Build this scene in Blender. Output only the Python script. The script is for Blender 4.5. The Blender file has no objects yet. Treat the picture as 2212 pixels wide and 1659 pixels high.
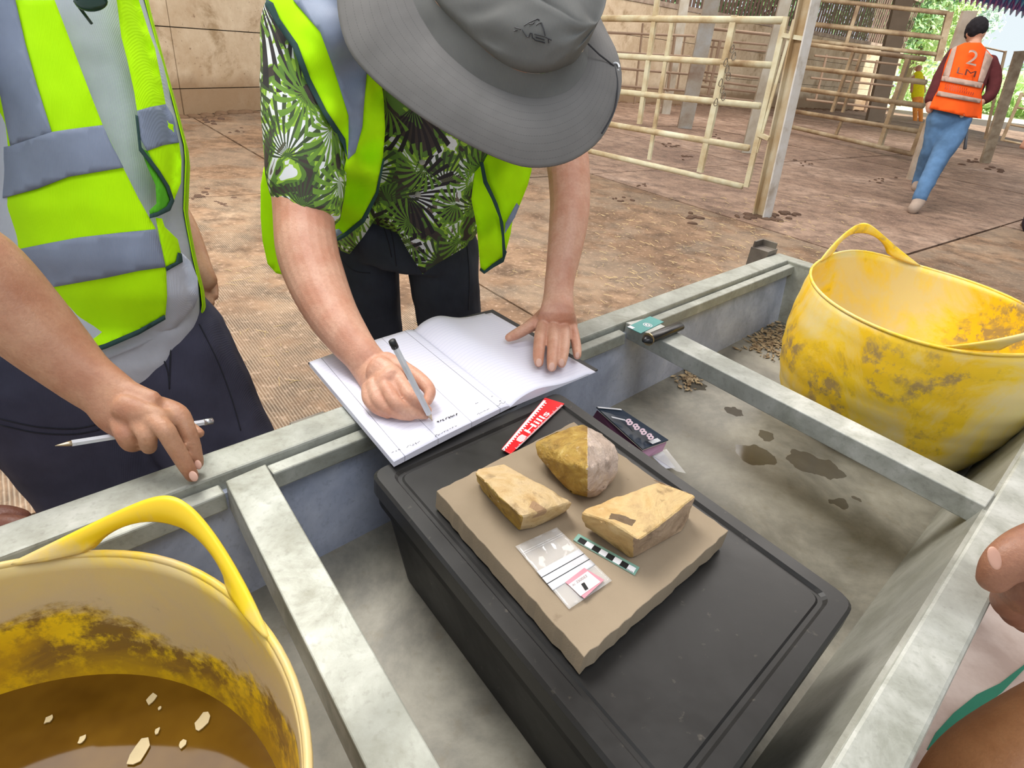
import bpy, bmesh, math, random
import numpy as np
from mathutils import Vector, Matrix, noise
from mathutils.geometry import delaunay_2d_cdt
random.seed(4)
SC = bpy.context.scene
COL = SC.collection

# ---------------------------------------------------------------- camera, light, exposure
F = 1300.0; IW, IH = 2212, 1659
PIT = math.radians(30.0); ROL = math.radians(6.6); HC = 1.15
_fw = Vector((0, math.cos(PIT), -math.sin(PIT)))
_r0 = Vector((1, 0, 0)); _u0 = Vector((0, math.sin(PIT), math.cos(PIT)))
_R = _r0*math.cos(ROL) + _u0*math.sin(ROL)
_U = -_r0*math.sin(ROL) + _u0*math.cos(ROL)
CAM = Vector((0, 0, HC))
cd = bpy.data.cameras.new('camera'); co = bpy.data.objects.new('camera', cd); COL.objects.link(co)
m = Matrix.Identity(4)
for i in range(3):
    m[i][0] = _R[i]; m[i][1] = _U[i]; m[i][2] = -_fw[i]; m[i][3] = CAM[i]
co.matrix_world = m
cd.sensor_width = 36; cd.lens = 36*F/IW; cd.clip_start = 0.02; cd.clip_end = 300
SC.camera = co

w = bpy.data.worlds.new('sky'); SC.world = w; w.use_nodes = True
bg = w.node_tree.nodes['Background']
_tc = w.node_tree.nodes.new('ShaderNodeTexCoord'); _sx = w.node_tree.nodes.new('ShaderNodeSeparateXYZ')
_rp = w.node_tree.nodes.new('ShaderNodeValToRGB')
w.node_tree.links.new(_tc.outputs['Generated'], _sx.inputs[0]); w.node_tree.links.new(_sx.outputs['Z'], _rp.inputs[0])
w.node_tree.links.new(_rp.outputs[0], bg.inputs[0])
_rp.color_ramp.elements[0].position = 0.0; _rp.color_ramp.elements[0].color = (0.86, 0.96, 1.0, 1)
_rp.color_ramp.elements[1].position = 0.6; _rp.color_ramp.elements[1].color = (0.80, 0.87, 1.0, 1)
bg.inputs[1].default_value = 0.98

def sun(e, az, el, col, ang):
    l = bpy.data.lights.new('sun', 'SUN'); l.energy = e; l.color = col; l.angle = math.radians(ang)
    o = bpy.data.objects.new('sun', l); COL.objects.link(o)
    d = Vector((math.cos(el)*math.sin(az), math.cos(el)*math.cos(az), math.sin(el)))   # towards the sun
    o.rotation_euler = d.to_track_quat('Z', 'Y').to_euler()
sun(9.0, math.radians(100), math.radians(48), (1.0, 0.95, 0.84), 1.0)
def area(loc, size, e, col, rot=(0, 0, 0)):
    l = bpy.data.lights.new('fill_lamp', 'AREA'); l.energy = e; l.color = col; l.shape = 'RECTANGLE'; l.size = size[0]; l.size_y = size[1]
    o = bpy.data.objects.new('fill_lamp', l); COL.objects.link(o); o.location = loc; o.rotation_euler = rot
area((-2.4, 2.6, 4.9), (3.0, 3.4), 470, (1.0, 0.97, 0.93))      # area lamps added under the closed roof to brighten the barn
area((1.0, -.8, 4.9), (3.0, 2.0), 110, (0.93, 0.96, 1.0))
area((3.0, 6.0, 4.9), (4.0, 3.0), 230, (1.0, 0.95, 0.9))
area((8.0, 12.0, 4.9), (5.0, 4.0), 400, (1.0, 0.96, 0.92))
area((2.0, 13.0, 4.9), (5.0, 3.0), 300, (1.0, 0.94, 0.88))
vs = SC.view_settings
SC.display_settings.display_device = 'sRGB'
vs.view_transform = 'Standard'; vs.look = 'None'; vs.gamma = 1.0; vs.exposure = 0.0; vs.use_curve_mapping = False

# ---------------------------------------------------------------- helpers
def ray(x, y): return _fw + _R*((x-IW/2)/F) - _U*((y-IH/2)/F)
def onz(x, y, z=0.0):
    d = ray(x, y); return CAM + d*((z-HC)/d.z)
def at(x, y, dep): return CAM + ray(x, y)*dep
def dep_of(P): return (P-CAM).dot(_fw)
def depz(x, y, z): return (z-HC)/ray(x, y).z
def pix(P):
    v = P-CAM; d = v.dot(_fw); return (IW/2+F*v.dot(_R)/d, IH/2-F*v.dot(_U)/d)
def on_vplane(x, y, A, B):
    "point of the vertical plane through ground points A, B"
    n = Vector((-(B.y-A.y), B.x-A.x, 0)); d = ray(x, y)
    return CAM + d*((Vector((A.x, A.y, 0))-Vector((CAM.x, CAM.y, 0))).dot(n)/d.dot(n))

def tag(o, label=None, cat=None, group=None, kind=None):
    if label: o['label'] = label
    if cat: o['category'] = cat
    if group: o['group'] = group
    if kind: o['kind'] = kind
    return o
def empty(name, loc, label, cat, group=None):
    o = bpy.data.objects.new(name, None); COL.objects.link(o); o.location = loc; o.empty_display_size = 0.05
    return tag(o, label, cat, group)
def link(name, me, mat, parent=None, smooth=False, loc=None):
    "mesh given in world coordinates; origin goes to parent's or to loc"
    if mat is not None:
        for mm in (mat if isinstance(mat, (list, tuple)) else [mat]): me.materials.append(mm)
    o = bpy.data.objects.new(name, me); COL.objects.link(o)
    if smooth:
        for p in me.polygons: p.use_smooth = True
    if parent is not None:
        o.parent = parent
        off = wloc(parent)
        me.transform(Matrix.Translation(-off))
    elif loc is not None:
        me.transform(Matrix.Translation(-Vector(loc))); o.location = loc
    return o
def wloc(o):
    v = Vector(o.location)
    while o.parent is not None:
        o = o.parent; v = v+Vector(o.location)
    return v
def mesh(name, vs_, fs, mat, parent=None, smooth=False, loc=None):
    me = bpy.data.meshes.new(name); me.from_pydata([tuple(v) for v in vs_], [], fs); me.update()
    return link(name, me, mat, parent, smooth, loc)
class MB:
    def __init__(s): s.v = []; s.f = []
    def add(s, vs_, fs):
        n = len(s.v); s.v += [Vector(v) for v in vs_]; s.f += [tuple(i+n for i in f) for f in fs]; return s
    def box(s, lo, hi, M=None):
        x0, y0, z0 = lo; x1, y1, z1 = hi
        vs_ = [Vector(p) for p in ((x0,y0,z0),(x1,y0,z0),(x1,y1,z0),(x0,y1,z0),(x0,y0,z1),(x1,y0,z1),(x1,y1,z1),(x0,y1,z1))]
        if M is not None: vs_ = [M @ v for v in vs_]
        return s.add(vs_, [(0,3,2,1),(4,5,6,7),(0,1,5,4),(1,2,6,5),(2,3,7,6),(3,0,4,7)])
    def hexa(s, b, t):
        "prism between two equal polygons (bottom, top)"
        n = len(b)
        return s.add(list(b)+list(t), [tuple(range(n))[::-1], tuple(range(n, 2*n))]+[(i, (i+1) % n, n+(i+1) % n, n+i) for i in range(n)])
    def beam(s, A, B, wd, ht, up=Vector((0,0,1))):
        "box beam from A to B, A/B on the axis"
        A = Vector(A); B = Vector(B); t = (B-A).normalized(); n = t.cross(up).normalized(); u = n.cross(t)
        q = [n*(-wd/2)-u*(ht/2), n*(wd/2)-u*(ht/2), n*(wd/2)+u*(ht/2), n*(-wd/2)+u*(ht/2)]
        return s.hexa([A+c for c in q], [B+c for c in q])
    def tube(s, pts, r, n=10, caps=True):
        pts = [Vector(p) for p in pts]; base = len(s.v); rs = r if isinstance(r, (list, tuple)) else [r]*len(pts)
        prev = None
        for i, p in enumerate(pts):
            t = (pts[min(i+1, len(pts)-1)]-pts[max(i-1, 0)]).normalized()
            a = prev if prev is not None else (Vector((0,0,1)) if abs(t.z) < .9 else Vector((1,0,0)))
            a = (a-t*a.dot(t)).normalized(); prev = a; b = t.cross(a)
            for k in range(n):
                an = 2*math.pi*k/n; s.v.append(p+(a*math.cos(an)+b*math.sin(an))*rs[i])
        for i in range(len(pts)-1):
            for k in range(n):
                s.f.append((base+i*n+k, base+i*n+(k+1) % n, base+(i+1)*n+(k+1) % n, base+(i+1)*n+k))
        if caps:
            s.f.append(tuple(base+k for k in range(n))[::-1]); s.f.append(tuple(base+(len(pts)-1)*n+k for k in range(n)))
        return s
    def build(s, name, mat, parent=None, smooth=False, loc=None, bevel=0):
        o = mesh(name, s.v, s.f, mat, parent, smooth, loc)
        if bevel:
            b = o.modifiers.new('bevel', 'BEVEL'); b.width = bevel; b.segments = 2; b.limit_method = 'ANGLE'
        return o
def spline(pts, n, closed=False):
    "Catmull-Rom through tuples, n samples per span"
    P = [np.array(p, float) for p in pts]; N = len(P); out = []
    spans = N if closed else N-1
    for i in range(spans):
        if closed: a, b, c, d = P[(i-1) % N], P[i], P[(i+1) % N], P[(i+2) % N]
        else: a, b, c, d = P[max(i-1, 0)], P[i], P[i+1], P[min(i+2, N-1)]
        for k in range(n):
            t = k/n
            out.append(.5*((2*b)+(-a+c)*t+(2*a-5*b+4*c-d)*t*t+(-a+3*b-3*c+d)*t**3))
    if not closed: out.append(P[-1])
    return out
def resample(pts, n):
    "n points evenly along a closed polyline"
    P = [np.array(p, float) for p in pts]; P.append(P[0]); L = [0]
    for i in range(1, len(P)): L.append(L[-1]+np.linalg.norm((P[i]-P[i-1])[:2]))
    out = []; j = 0
    for k in range(n):
        s = L[-1]*k/n
        while L[j+1] < s: j += 1
        t = (s-L[j])/max(L[j+1]-L[j], 1e-9); out.append(P[j]*(1-t)+P[j+1]*t)
    return out

def loft(mb, ctrl, sub=5, n=16, capround=True):
    """closed tapering tube for bodies. ctrl rows: (Vector centre, half width, flatness[, side vector])
    half width lies across the view, flatness scales the radius along it"""
    rows = []
    for c in ctrl:
        rows.append(list(c[0])+[c[1], c[2] if len(c) > 2 else 1.0])
    rows = spline(rows, sub) if len(rows) > 2 else [np.array(r, float) for r in rows]
    if capround:
        def cap(a, b):
            t = a[:3]-b[:3]; t = t/np.linalg.norm(t); o = []
            for k in (1, 2, 3):
                q = a.copy(); s_ = math.sin(k*math.pi/2/3.3); q[:3] = a[:3]+t*a[3]*min(a[4], 1)*s_; q[3] = a[3]*math.cos(k*math.pi/2/3.3); o.append(q)
            return o
        rows = cap(rows[0], rows[1])[::-1]+list(rows)+cap(rows[-1], rows[-2])
    V = []; Nn = None
    for i, r in enumerate(rows):
        p = Vector(r[:3]); t = Vector(rows[min(i+1, len(rows)-1)][:3])-Vector(rows[max(i-1, 0)][:3])
        t = t.normalized() if t.length > 1e-9 else _fw
        nn = _fw.cross(t)
        if nn.length < .25: nn = Nn if Nn is not None else _R
        nn = nn.normalized()
        if Nn is not None and nn.dot(Nn) < 0: nn = -nn
        Nn = nn; b = t.cross(nn).normalized()
        for k in range(n):
            an = 2*math.pi*k/n; V.append(p+nn*(math.cos(an)*r[3])+b*(math.sin(an)*r[3]*r[4]))
    Fs = []
    for i in range(len(rows)-1):
        for k in range(n): Fs.append((i*n+k, i*n+(k+1) % n, (i+1)*n+(k+1) % n, (i+1)*n+k))
    Fs.append(tuple(range(n))[::-1]); Fs.append(tuple((len(rows)-1)*n+k for k in range(n)))
    mb.add(V, Fs)
def D(x, y, d, hw, fl=1.0): return (at(x, y, d), hw*d/F, fl)
def Z(x, y, z, hw, fl=1.0):
    d = depz(x, y, z); return (at(x, y, d), hw*d/F, fl)
def ball(mb, c, r, M=None, n=14):
    rx, ry, rz = r if isinstance(r, (list, tuple)) else (r, r, r); V = []; Fs = []
    for i in range(1, n):
        a = math.pi*i/n
        for k in range(2*n):
            b = math.pi*k/n; p = Vector((rx*math.sin(a)*math.cos(b), ry*math.sin(a)*math.sin(b), rz*math.cos(a)))
            if M is not None: p = M @ p
            V.append(Vector(c)+p)
    V.append(Vector(c)+(M @ Vector((0,0,rz)) if M is not None else Vector((0,0,rz)))); V.append(Vector(c)-(M @ Vector((0,0,rz)) if M is not None else Vector((0,0,rz))))
    m2 = 2*n
    for i in range(n-2):
        for k in range(m2): Fs.append((i*m2+k, (i+1)*m2+k, (i+1)*m2+(k+1) % m2, i*m2+(k+1) % m2))
    T = len(V)-2
    for k in range(m2):
        Fs.append((T, k, (k+1) % m2)); Fs.append((T+1, (n-2)*m2+(k+1) % m2, (n-2)*m2+k))
    mb.add(V, Fs)
def fuse(name, mb, voxel, mat, parent, smooth_it=6, disp=0.0, dscale=20, loc=None):
    "union of overlapping closed pieces as one continuous skin"
    me = bpy.data.meshes.new('tmp'); me.from_pydata([tuple(v) for v in mb.v], [], mb.f); me.update()
    bm = bmesh.new(); bm.from_mesh(me); bmesh.ops.recalc_face_normals(bm, faces=bm.faces); bm.to_mesh(me); bm.free()
    o = bpy.data.objects.new('tmp', me); COL.objects.link(o)
    r = o.modifiers.new('r', 'REMESH'); r.mode = 'VOXEL'; r.voxel_size = voxel; r.use_smooth_shade = True
    s_ = o.modifiers.new('s', 'SMOOTH'); s_.factor = .5; s_.iterations = smooth_it
    dg = bpy.context.evaluated_depsgraph_get(); new = bpy.data.meshes.new_from_object(o.evaluated_get(dg))
    bpy.data.objects.remove(o, do_unlink=True)
    if disp:
        co_ = np.empty(len(new.vertices)*3); new.vertices.foreach_get('co', co_); no = np.empty(len(new.vertices)*3); new.vertex_normals.foreach_get('vector', no)
        co_ = co_.reshape(-1, 3); no = no.reshape(-1, 3)
        h = np.array([noise.noise(Vector(c)*dscale)+.5*noise.noise(Vector(c)*dscale*2.3) for c in co_])
        co_ += no*(h*disp)[:, None]; new.vertices.foreach_set('co', co_.ravel()); new.update()
    new.name = name
    return link(name, new, mat, parent, True, loc)
def idw(ctrl, p=2.5):
    "depth field from control points (x, y, depth)"
    C_ = np.array(ctrl, float)
    def f(x, y):
        w_ = 1/((C_[:, 0]-x)**2+(C_[:, 1]-y)**2+60.)**(p/2); return float((w_*C_[:, 2]).sum()/w_.sum())
    return f
def sheet(name, outline, depf, thick, mat, parent, spacing=14, wr=0.0, wsc=9, off=0.0, smooth_n=0, extra=None, loc=None, edge=None):
    "cloth panel: outline in the picture, laid on the surface depf, with real thickness away from the viewer"
    if smooth_n: outline = [tuple(p) for p in spline(outline, smooth_n, True)]
    b = []
    for i in range(len(outline)):
        A = np.array(outline[i][:2], float); B = np.array(outline[(i+1) % len(outline)][:2], float); n = max(1, int(np.linalg.norm(B-A)/spacing))
        for k in range(n): b.append(tuple(A+(B-A)*k/n))
    xs = [p[0] for p in b]; ys = [p[1] for p in b]; inn = []
    def inside(x, y):
        c = False; j = len(b)-1
        for i in range(len(b)):
            if (b[i][1] > y) != (b[j][1] > y) and x < (b[j][0]-b[i][0])*(y-b[i][1])/(b[j][1]-b[i][1])+b[i][0]: c = not c
            j = i
        return c
    bb = np.array(b)
    y = min(ys)+spacing*.5; odd = 0
    while y < max(ys):
        x = min(xs)+(spacing*.5 if odd else 0)
        while x < max(xs):
            if inside(x, y) and ((bb-(x, y))**2).sum(1).min() > (spacing*.45)**2: inn.append((x, y))
            x += spacing
        y += spacing*.87; odd ^= 1
    V2 = [Vector(p) for p in b+inn]; E = [(i, (i+1) % len(b)) for i in range(len(b))]
    ov, oe, of, *_ = delaunay_2d_cdt(V2, E, [tuple(range(len(b)))], 1, 1e-5)
    P = []
    for v in ov:
        d = depf(v[0], v[1])-off
        if wr: d += wr*(noise.noise(Vector((v[0]/100*wsc/9, v[1]/160*wsc/9, 3.1)))+.5*noise.noise(Vector((v[0]/40, v[1]/60, 7.7))))
        P.append((v[0], v[1], d))
    n = len(P); V = [at(x, y, d) for x, y, d in P]+[at(x, y, d+thick) for x, y, d in P]
    Fs = []; cnt = {}
    for f in of:
        f = list(f)
        a = sum(P[f[i]][0]*P[f[(i+1) % len(f)]][1]-P[f[(i+1) % len(f)]][0]*P[f[i]][1] for i in range(len(f)))
        if a > 0: f = f[::-1]     # front faces the viewer (image y points down)
        Fs.append(tuple(f)); Fs.append(tuple(i+n for i in f[::-1]))
        for i in range(len(f)):
            e = (f[i], f[(i+1) % len(f)]); cnt[e] = 1
    for (a, c) in list(cnt):
        if (c, a) not in cnt: Fs.append((c, a, a+n, c+n))
    o = mesh(name, V, Fs, mat, parent, True, loc)
    return o
def ringloft(rings, n=72, close_last=True, close_first=False):
    "surface through closed rings given as (x, y, depth) control loops"
    V = []; Fs = []; R_ = [resample(spline(r, 8, True), n) for r in rings]
    for r in R_:
        for p in r: V.append(at(*p))
    for i in range(len(R_)-1):
        for k in range(n): Fs.append((i*n+k, i*n+(k+1) % n, (i+1)*n+(k+1) % n, (i+1)*n+k))
    if close_last: Fs.append(tuple((len(R_)-1)*n+k for k in range(n)))
    if close_first: Fs.append(tuple(range(n))[::-1])
    return V, Fs

# ---------------------------------------------------------------- materials
def nodes(name):
    m_ = bpy.data.materials.new(name); m_.use_nodes = True; nt = m_.node_tree; return m_, nt, nt.nodes['Principled BSDF']
def N(nt, t, **k):
    n = nt.nodes.new(t)
    for a, b in k.items(): setattr(n, a, b)
    return n
def ramp(nt, src, stops, interp='LINEAR'):
    r = N(nt, 'ShaderNodeValToRGB'); cr = r.color_ramp; cr.interpolation = interp
    while len(cr.elements) < len(stops): cr.elements.new(.5)
    for e, (p, c) in zip(cr.elements, stops): e.position = p; e.color = (*c, 1) if len(c) == 3 else c
    nt.links.new(src, r.inputs[0]); return r.outputs[0]
def coords(nt, kind='Object', scale=(1, 1, 1), rot=(0, 0, 0)):
    t = N(nt, 'ShaderNodeTexCoord'); mp = N(nt, 'ShaderNodeMapping'); mp.inputs['Scale'].default_value = scale; mp.inputs['Rotation'].default_value = rot
    nt.links.new(t.outputs[kind], mp.inputs[0]); return mp.outputs[0]
def noisetex(nt, vec, sc, det=5, rough=.6, dist=0):
    n = N(nt, 'ShaderNodeTexNoise'); n.inputs['Scale'].default_value = sc; n.inputs['Detail'].default_value = det; n.inputs['Roughness'].default_value = rough; n.inputs['Distortion'].default_value = dist
    nt.links.new(vec, n.inputs['Vector']); return n.outputs['Fac']
def mix(nt, fac, a, b, mode='MIX'):
    m_ = N(nt, 'ShaderNodeMix', data_type='RGBA', blend_type=mode)
    for sock, v in ((m_.inputs[0], fac), (m_.inputs[6], a), (m_.inputs[7], b)):
        if isinstance(v, (int, float)): sock.default_value = v
        elif isinstance(v, tuple): sock.default_value = (*v, 1) if len(v) == 3 else v
        else: nt.links.new(v, sock)
    return m_.outputs[2]
def math_(nt, op, a, b=0.0, c=None):
    m_ = N(nt, 'ShaderNodeMath', operation=op)
    for i, v in enumerate((a, b) if c is None else (a, b, c)):
        if isinstance(v, (int, float)): m_.inputs[i].default_value = v
        else: nt.links.new(v, m_.inputs[i])
    return m_.outputs[0]
def bump(nt, bs, h, st=.3, d=.01):
    b = N(nt, 'ShaderNodeBump'); b.inputs['Strength'].default_value = st; b.inputs['Distance'].default_value = d
    nt.links.new(h, b.inputs['Height']); nt.links.new(b.outputs[0], bs.inputs['Normal'])
def mat(name, stops, sc=8, rough=.6, metal=0, det=6, bst=.2, bd=.004, bsc=None, stretch=(1, 1, 1), spec=.5, rrange=None, kind='Object'):
    "noise-ramped colour with bump; stops = list of (pos, rgb) or one rgb"
    m_, nt, bs = nodes(name); v = coords(nt, kind, stretch)
    if isinstance(stops, tuple): stops = [(.3, tuple(c*.88 for c in stops)), (.7, tuple(min(1, c*1.08) for c in stops))]
    n = noisetex(nt, v, sc, det); nt.links.new(ramp(nt, n, stops), bs.inputs['Base Color'])
    bs.inputs['Roughness'].default_value = rough; bs.inputs['Metallic'].default_value = metal; bs.inputs['Specular IOR Level'].default_value = spec
    if rrange: nt.links.new(ramp(nt, n, [(.3, (rrange[0],)*3), (.7, (rrange[1],)*3)]), bs.inputs['Roughness'])
    if bst: bump(nt, bs, noisetex(nt, v, bsc or sc*4, 6), bst, bd)
    return m_
def galv(name, lo, mid, hi, rough=.5, metal=.35, sc=14):
    m_, nt, bs = nodes(name); v = coords(nt)
    n1 = noisetex(nt, v, sc, 8, .65, .4); n2 = noisetex(nt, v, 3.1, 5, .6, 1.0); n3 = noisetex(nt, v, 140, 3)
    c = ramp(nt, n1, [(.32, lo), (.5, mid), (.68, hi)])
    c = mix(nt, ramp(nt, n2, [(.42, (0, 0, 0)), (.62, (.55,)*3)]), c, tuple(x*.62 for x in mid))
    c = mix(nt, ramp(nt, n3, [(.55, (0, 0, 0)), (.72, (.35,)*3)]), c, tuple(x*.7 for x in lo))
    nt.links.new(c, bs.inputs['Base Color']); bs.inputs['Metallic'].default_value = metal
    nt.links.new(ramp(nt, n2, [(.3, (rough-.1,)*3), (.7, (rough+.18,)*3)]), bs.inputs['Roughness'])
    bump(nt, bs, n1, .25, .003); return m_
def fabric(name, col, sc=900, rough=.9, bst=.25, fold=14, var=.12):
    m_, nt, bs = nodes(name); v = coords(nt); n = noisetex(nt, v, fold, 4)
    w_ = N(nt, 'ShaderNodeTexWave'); w_.inputs['Scale'].default_value = sc/4; w_.inputs['Distortion'].default_value = .6; nt.links.new(v, w_.inputs['Vector'])
    c = ramp(nt, n, [(.3, tuple(x*(1-var) for x in col)), (.7, tuple(min(1, x*(1+var)) for x in col))])
    nt.links.new(c, bs.inputs['Base Color']); bs.inputs['Roughness'].default_value = rough; bs.inputs['Specular IOR Level'].default_value = .25
    bump(nt, bs, math_(nt, 'ADD', math_(nt, 'MULTIPLY', w_.outputs['Fac'], .15), n), bst, .004); return m_
def skin(name, col, red):
    m_, nt, bs = nodes(name); v = coords(nt)
    c = ramp(nt, noisetex(nt, v, 22, 4), [(.35, red), (.6, col)]); c2 = noisetex(nt, v, 260, 3)
    c = mix(nt, ramp(nt, c2, [(.35, (.25,)*3), (.6, (0, 0, 0))]), c, tuple(x*.75 for x in red))
    nt.links.new(c, bs.inputs['Base Color']); bs.inputs['Roughness'].default_value = .5
    bs.inputs['Subsurface Weight'].default_value = .12; bs.inputs['Subsurface Radius'].default_value = (.012, .005, .003); bs.inputs['Subsurface Scale'].default_value = .5
    bump(nt, bs, math_(nt, 'ADD', noisetex(nt, coords(nt, 'Object', (1, 1, 1)), 420, 2), math_(nt, 'MULTIPLY', noisetex(nt, v, 60, 4), 1.6)), .35, .0012); return m_

# ---------------------------------------------------------------- setting
def floor_mat(name, stops, ridged):
    m_, nt, bs = nodes(name); v = coords(nt)
    n1 = noisetex(nt, v, .9, 8, .62, .5); n2 = noisetex(nt, v, 6, 8, .7); n3 = noisetex(nt, v, 38, 4)
    c = ramp(nt, n1, stops)
    c = mix(nt, ramp(nt, n2, [(.36, (.8,)*3), (.58, (0, 0, 0))]), c, tuple(x*.50 for x in stops[0][1]))
    c = mix(nt, ramp(nt, n3, [(.56, (0, 0, 0)), (.72, (.6,)*3)]), c, (.60, .42, .30))
    nt.links.new(c, bs.inputs['Base Color']); bs.inputs['Roughness'].default_value = .75
    h = n2
    if ridged:
        mp = N(nt, 'ShaderNodeMapping'); mp.inputs['Rotation'].default_value = (0, 0, math.radians(-40)); nt.links.new(v, mp.inputs[0])
        w_ = N(nt, 'ShaderNodeTexWave'); w_.inputs['Scale'].default_value = 30; w_.inputs['Distortion'].default_value = .8; w_.inputs['Detail'].default_value = 2; nt.links.new(mp.outputs[0], w_.inputs['Vector'])
        msk = ramp(nt, noisetex(nt, v, 1.6, 5, .6), [(.46, (0, 0, 0)), (.55, (1, 1, 1))])
        lines = math_(nt, 'MULTIPLY', w_.outputs['Fac'], msk)
        c2 = mix(nt, math_(nt, 'MULTIPLY', lines, .38), c, (.66, .55, .42)); nt.links.new(c2, bs.inputs['Base Color'])
        h = math_(nt, 'ADD', n2, math_(nt, 'MULTIPLY', lines, .8))
    bump(nt, bs, h, .55, .012); return m_
M_slab = floor_mat('dirty_concrete', [(.3, (.18, .105, .072)), (.48, (.30, .195, .135)), (.6, (.40, .275, .20)), (.74, (.56, .43, .35))], False)
M_rib = floor_mat('ribbed_concrete', [(.3, (.14, .08, .042)), (.48, (.25, .15, .085)), (.6, (.35, .225, .135)), (.74, (.50, .37, .25))], True)
M_gap = mat('joint_dirt', (.07, .045, .03), 20)
flo = mesh('floor', [(-14, -4, -.06), (22, -4, -.06), (22, 31, -.06), (-14, 31, -.06)], [(0, 1, 2, 3)], M_gap)
tag(flo, kind='structure')
# concrete bays, laid square to the joint seen at the left
ja, jb = onz(445, 270), onz(565, 340)
ju = (jb-ja); ju.z = 0; ju.normalize(); jn = Vector((-ju.y, ju.x, 0))
g_ = 0.012; bay = 2.9
def bays():
    k = 0
    for i in range(-5, 8):
        for j in range(-6, 9):
            o_ = ja+ju*(i*bay)+jn*(j*bay); c_ = o_+ju*bay/2+jn*bay/2
            if not (-9 < c_.x < 19 and -3 < c_.y < 28): continue
            z_ = random.uniform(-.004, .004); b = [o_+ju*g_+jn*g_, o_+ju*(bay-g_)+jn*g_, o_+ju*(bay-g_)+jn*(bay-g_), o_+ju*g_+jn*(bay-g_)]
            mb = MB().hexa([Vector((p.x, p.y, -.06)) for p in b], [Vector((p.x, p.y, z_)) for p in b])
            mb.build('floor_slab', M_rib if (c_.y < 5.2 or c_.x < -1) else M_slab, flo); k += 1
bays()
out = mesh('ground_outside', [(-40, 25, -.09), (70, 25, -.09), (70, 120, -.09), (-40, 120, -.09), (22, -6, -.09), (70, -6, -.09), (70, 25, -.09), (22, 25, -.09)], [(0, 1, 2, 3), (4, 5, 6, 7)],
           mat('dry_track', [(.4, (.62, .60, .36)), (.55, (.80, .74, .58)), (.7, (.42, .62, .20))], .25, .9))
tag(out, kind='structure')

def conc(name, dirt):
    m_, nt, bs = nodes(name); v = coords(nt)
    n1 = noisetex(nt, v, 2.2, 9, .7, .3); n2 = noisetex(nt, v, 20, 6, .7); n3 = noisetex(nt, v, 1.1, 6, .6)
    c = ramp(nt, n1, [(.33, (.34, .24, .135)), (.45, (.58, .46, .32)), (.62, (.70, .59, .43))])
    c = mix(nt, ramp(nt, n3, [(.5, (0, 0, 0)), (.66, (dirt,)*3)]), c, (.34, .21, .10))
    c = mix(nt, ramp(nt, n2, [(.62, (0, 0, 0)), (.7, (.8,)*3)]), c, (.16, .09, .05))
    sx = N(nt, 'ShaderNodeSeparateXYZ'); nt.links.new(v, sx.inputs[0])
    low = math_(nt, 'ADD', sx.outputs['Z'], math_(nt, 'MULTIPLY', n1, -.55))
    c = mix(nt, ramp(nt, low, [(-.0, (.85,)*3), (.16, (0, 0, 0))]), c, (.27, .17, .09))
    nt.links.new(c, bs.inputs['Base Color']); bs.inputs['Roughness'].default_value = .8; bump(nt, bs, n2, .4, .01); return m_
M_conc = conc('stained_concrete', .55)
WA0 = onz(380, 250); WA1 = onz(575, 238); wd = (WA1-WA0).normalized()
WA0 = WA0-wd*4.5; B0 = onz(1341, 221); B1 = onz(1905, 240); wb = (B1-B0).normalized(); B0 = B0-wb*1.2
t_ = None
# meeting point of the two wall lines
den = wd.x*(-wb.y)+wb.x*wd.y
r_ = B0-WA0; tt = (r_.x*(-wb.y)+wb.x*r_.y)/den
WC = WA0+wd*min(max(tt, 9.0), 16.0)
def panel_wall(nm, A, B, rows, plen):
    A = Vector((A.x, A.y, 0)); B = Vector((B.x, B.y, 0)); u = (B-A).normalized(); L = (B-A).length; nn = Vector((u.y, -u.x, 0))
    if nn.dot(CAM-A) < 0: nn = -nn
    base = MB().hexa([A-nn*.10, B-nn*.10, B-nn*.2, A-nn*.2], [p+Vector((0, 0, rows[-1])) for p in (A-nn*.10, B-nn*.10, B-nn*.2, A-nn*.2)]).build(nm, M_gap)
    tag(base, kind='structure')
    k = 0
    for z0, z1 in zip(rows[:-1], rows[1:]):
        s = 0
        while s < L:
            e = min(s+plen, L); q = [A+u*(s+.006), A+u*(e-.006), A+u*(e-.006)-nn*.12, A+u*(s+.006)-nn*.12]; dz = .004+.008*random.random()
            MB().hexa([p+Vector((0, 0, z0+.004))+nn*dz for p in q], [p+Vector((0, 0, z1-.006))+nn*dz for p in q]).build('wall_panel', M_conc, base); s = e
    return base, A, B, u, L, nn
wl = panel_wall('wall_left', WA0, WC, [0, .27, .86, 1.5, 2.15, 2.8, 3.6], 4.6)
wbk = panel_wall('wall_back', WC if (B0-WC).length < 9 else B0-wb*4, B1, [0, .7, 1.4, 2.05], 5.2)
# sill of dirt along the wall foot
dm = MB(); u_, n_ = wl[3], wl[5]
for k in range(260):
    p = wl[1]+u_*random.uniform(0, wl[4])+n_*abs(random.gauss(.05, .07)); r = random.uniform(.02, .06)
    ball(dm, p+Vector((0, 0, .0)), (r*1.6, r*1.3, r*.6), None, 4)
for k in range(200):
    p = wbk[1]+wbk[3]*random.uniform(0, wbk[4])+wbk[5]*abs(random.gauss(.1, .15)); r = random.uniform(.02, .07)
    ball(dm, p, (r*2, r*1.6, r*.6), None, 4)
tag(dm.build('muck', mat('muck', (.17, .10, .055), 9, .9), None, True, (0, 0, 0)), 'brown muck heaped along the foot of the walls', 'muck', kind='stuff')
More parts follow.
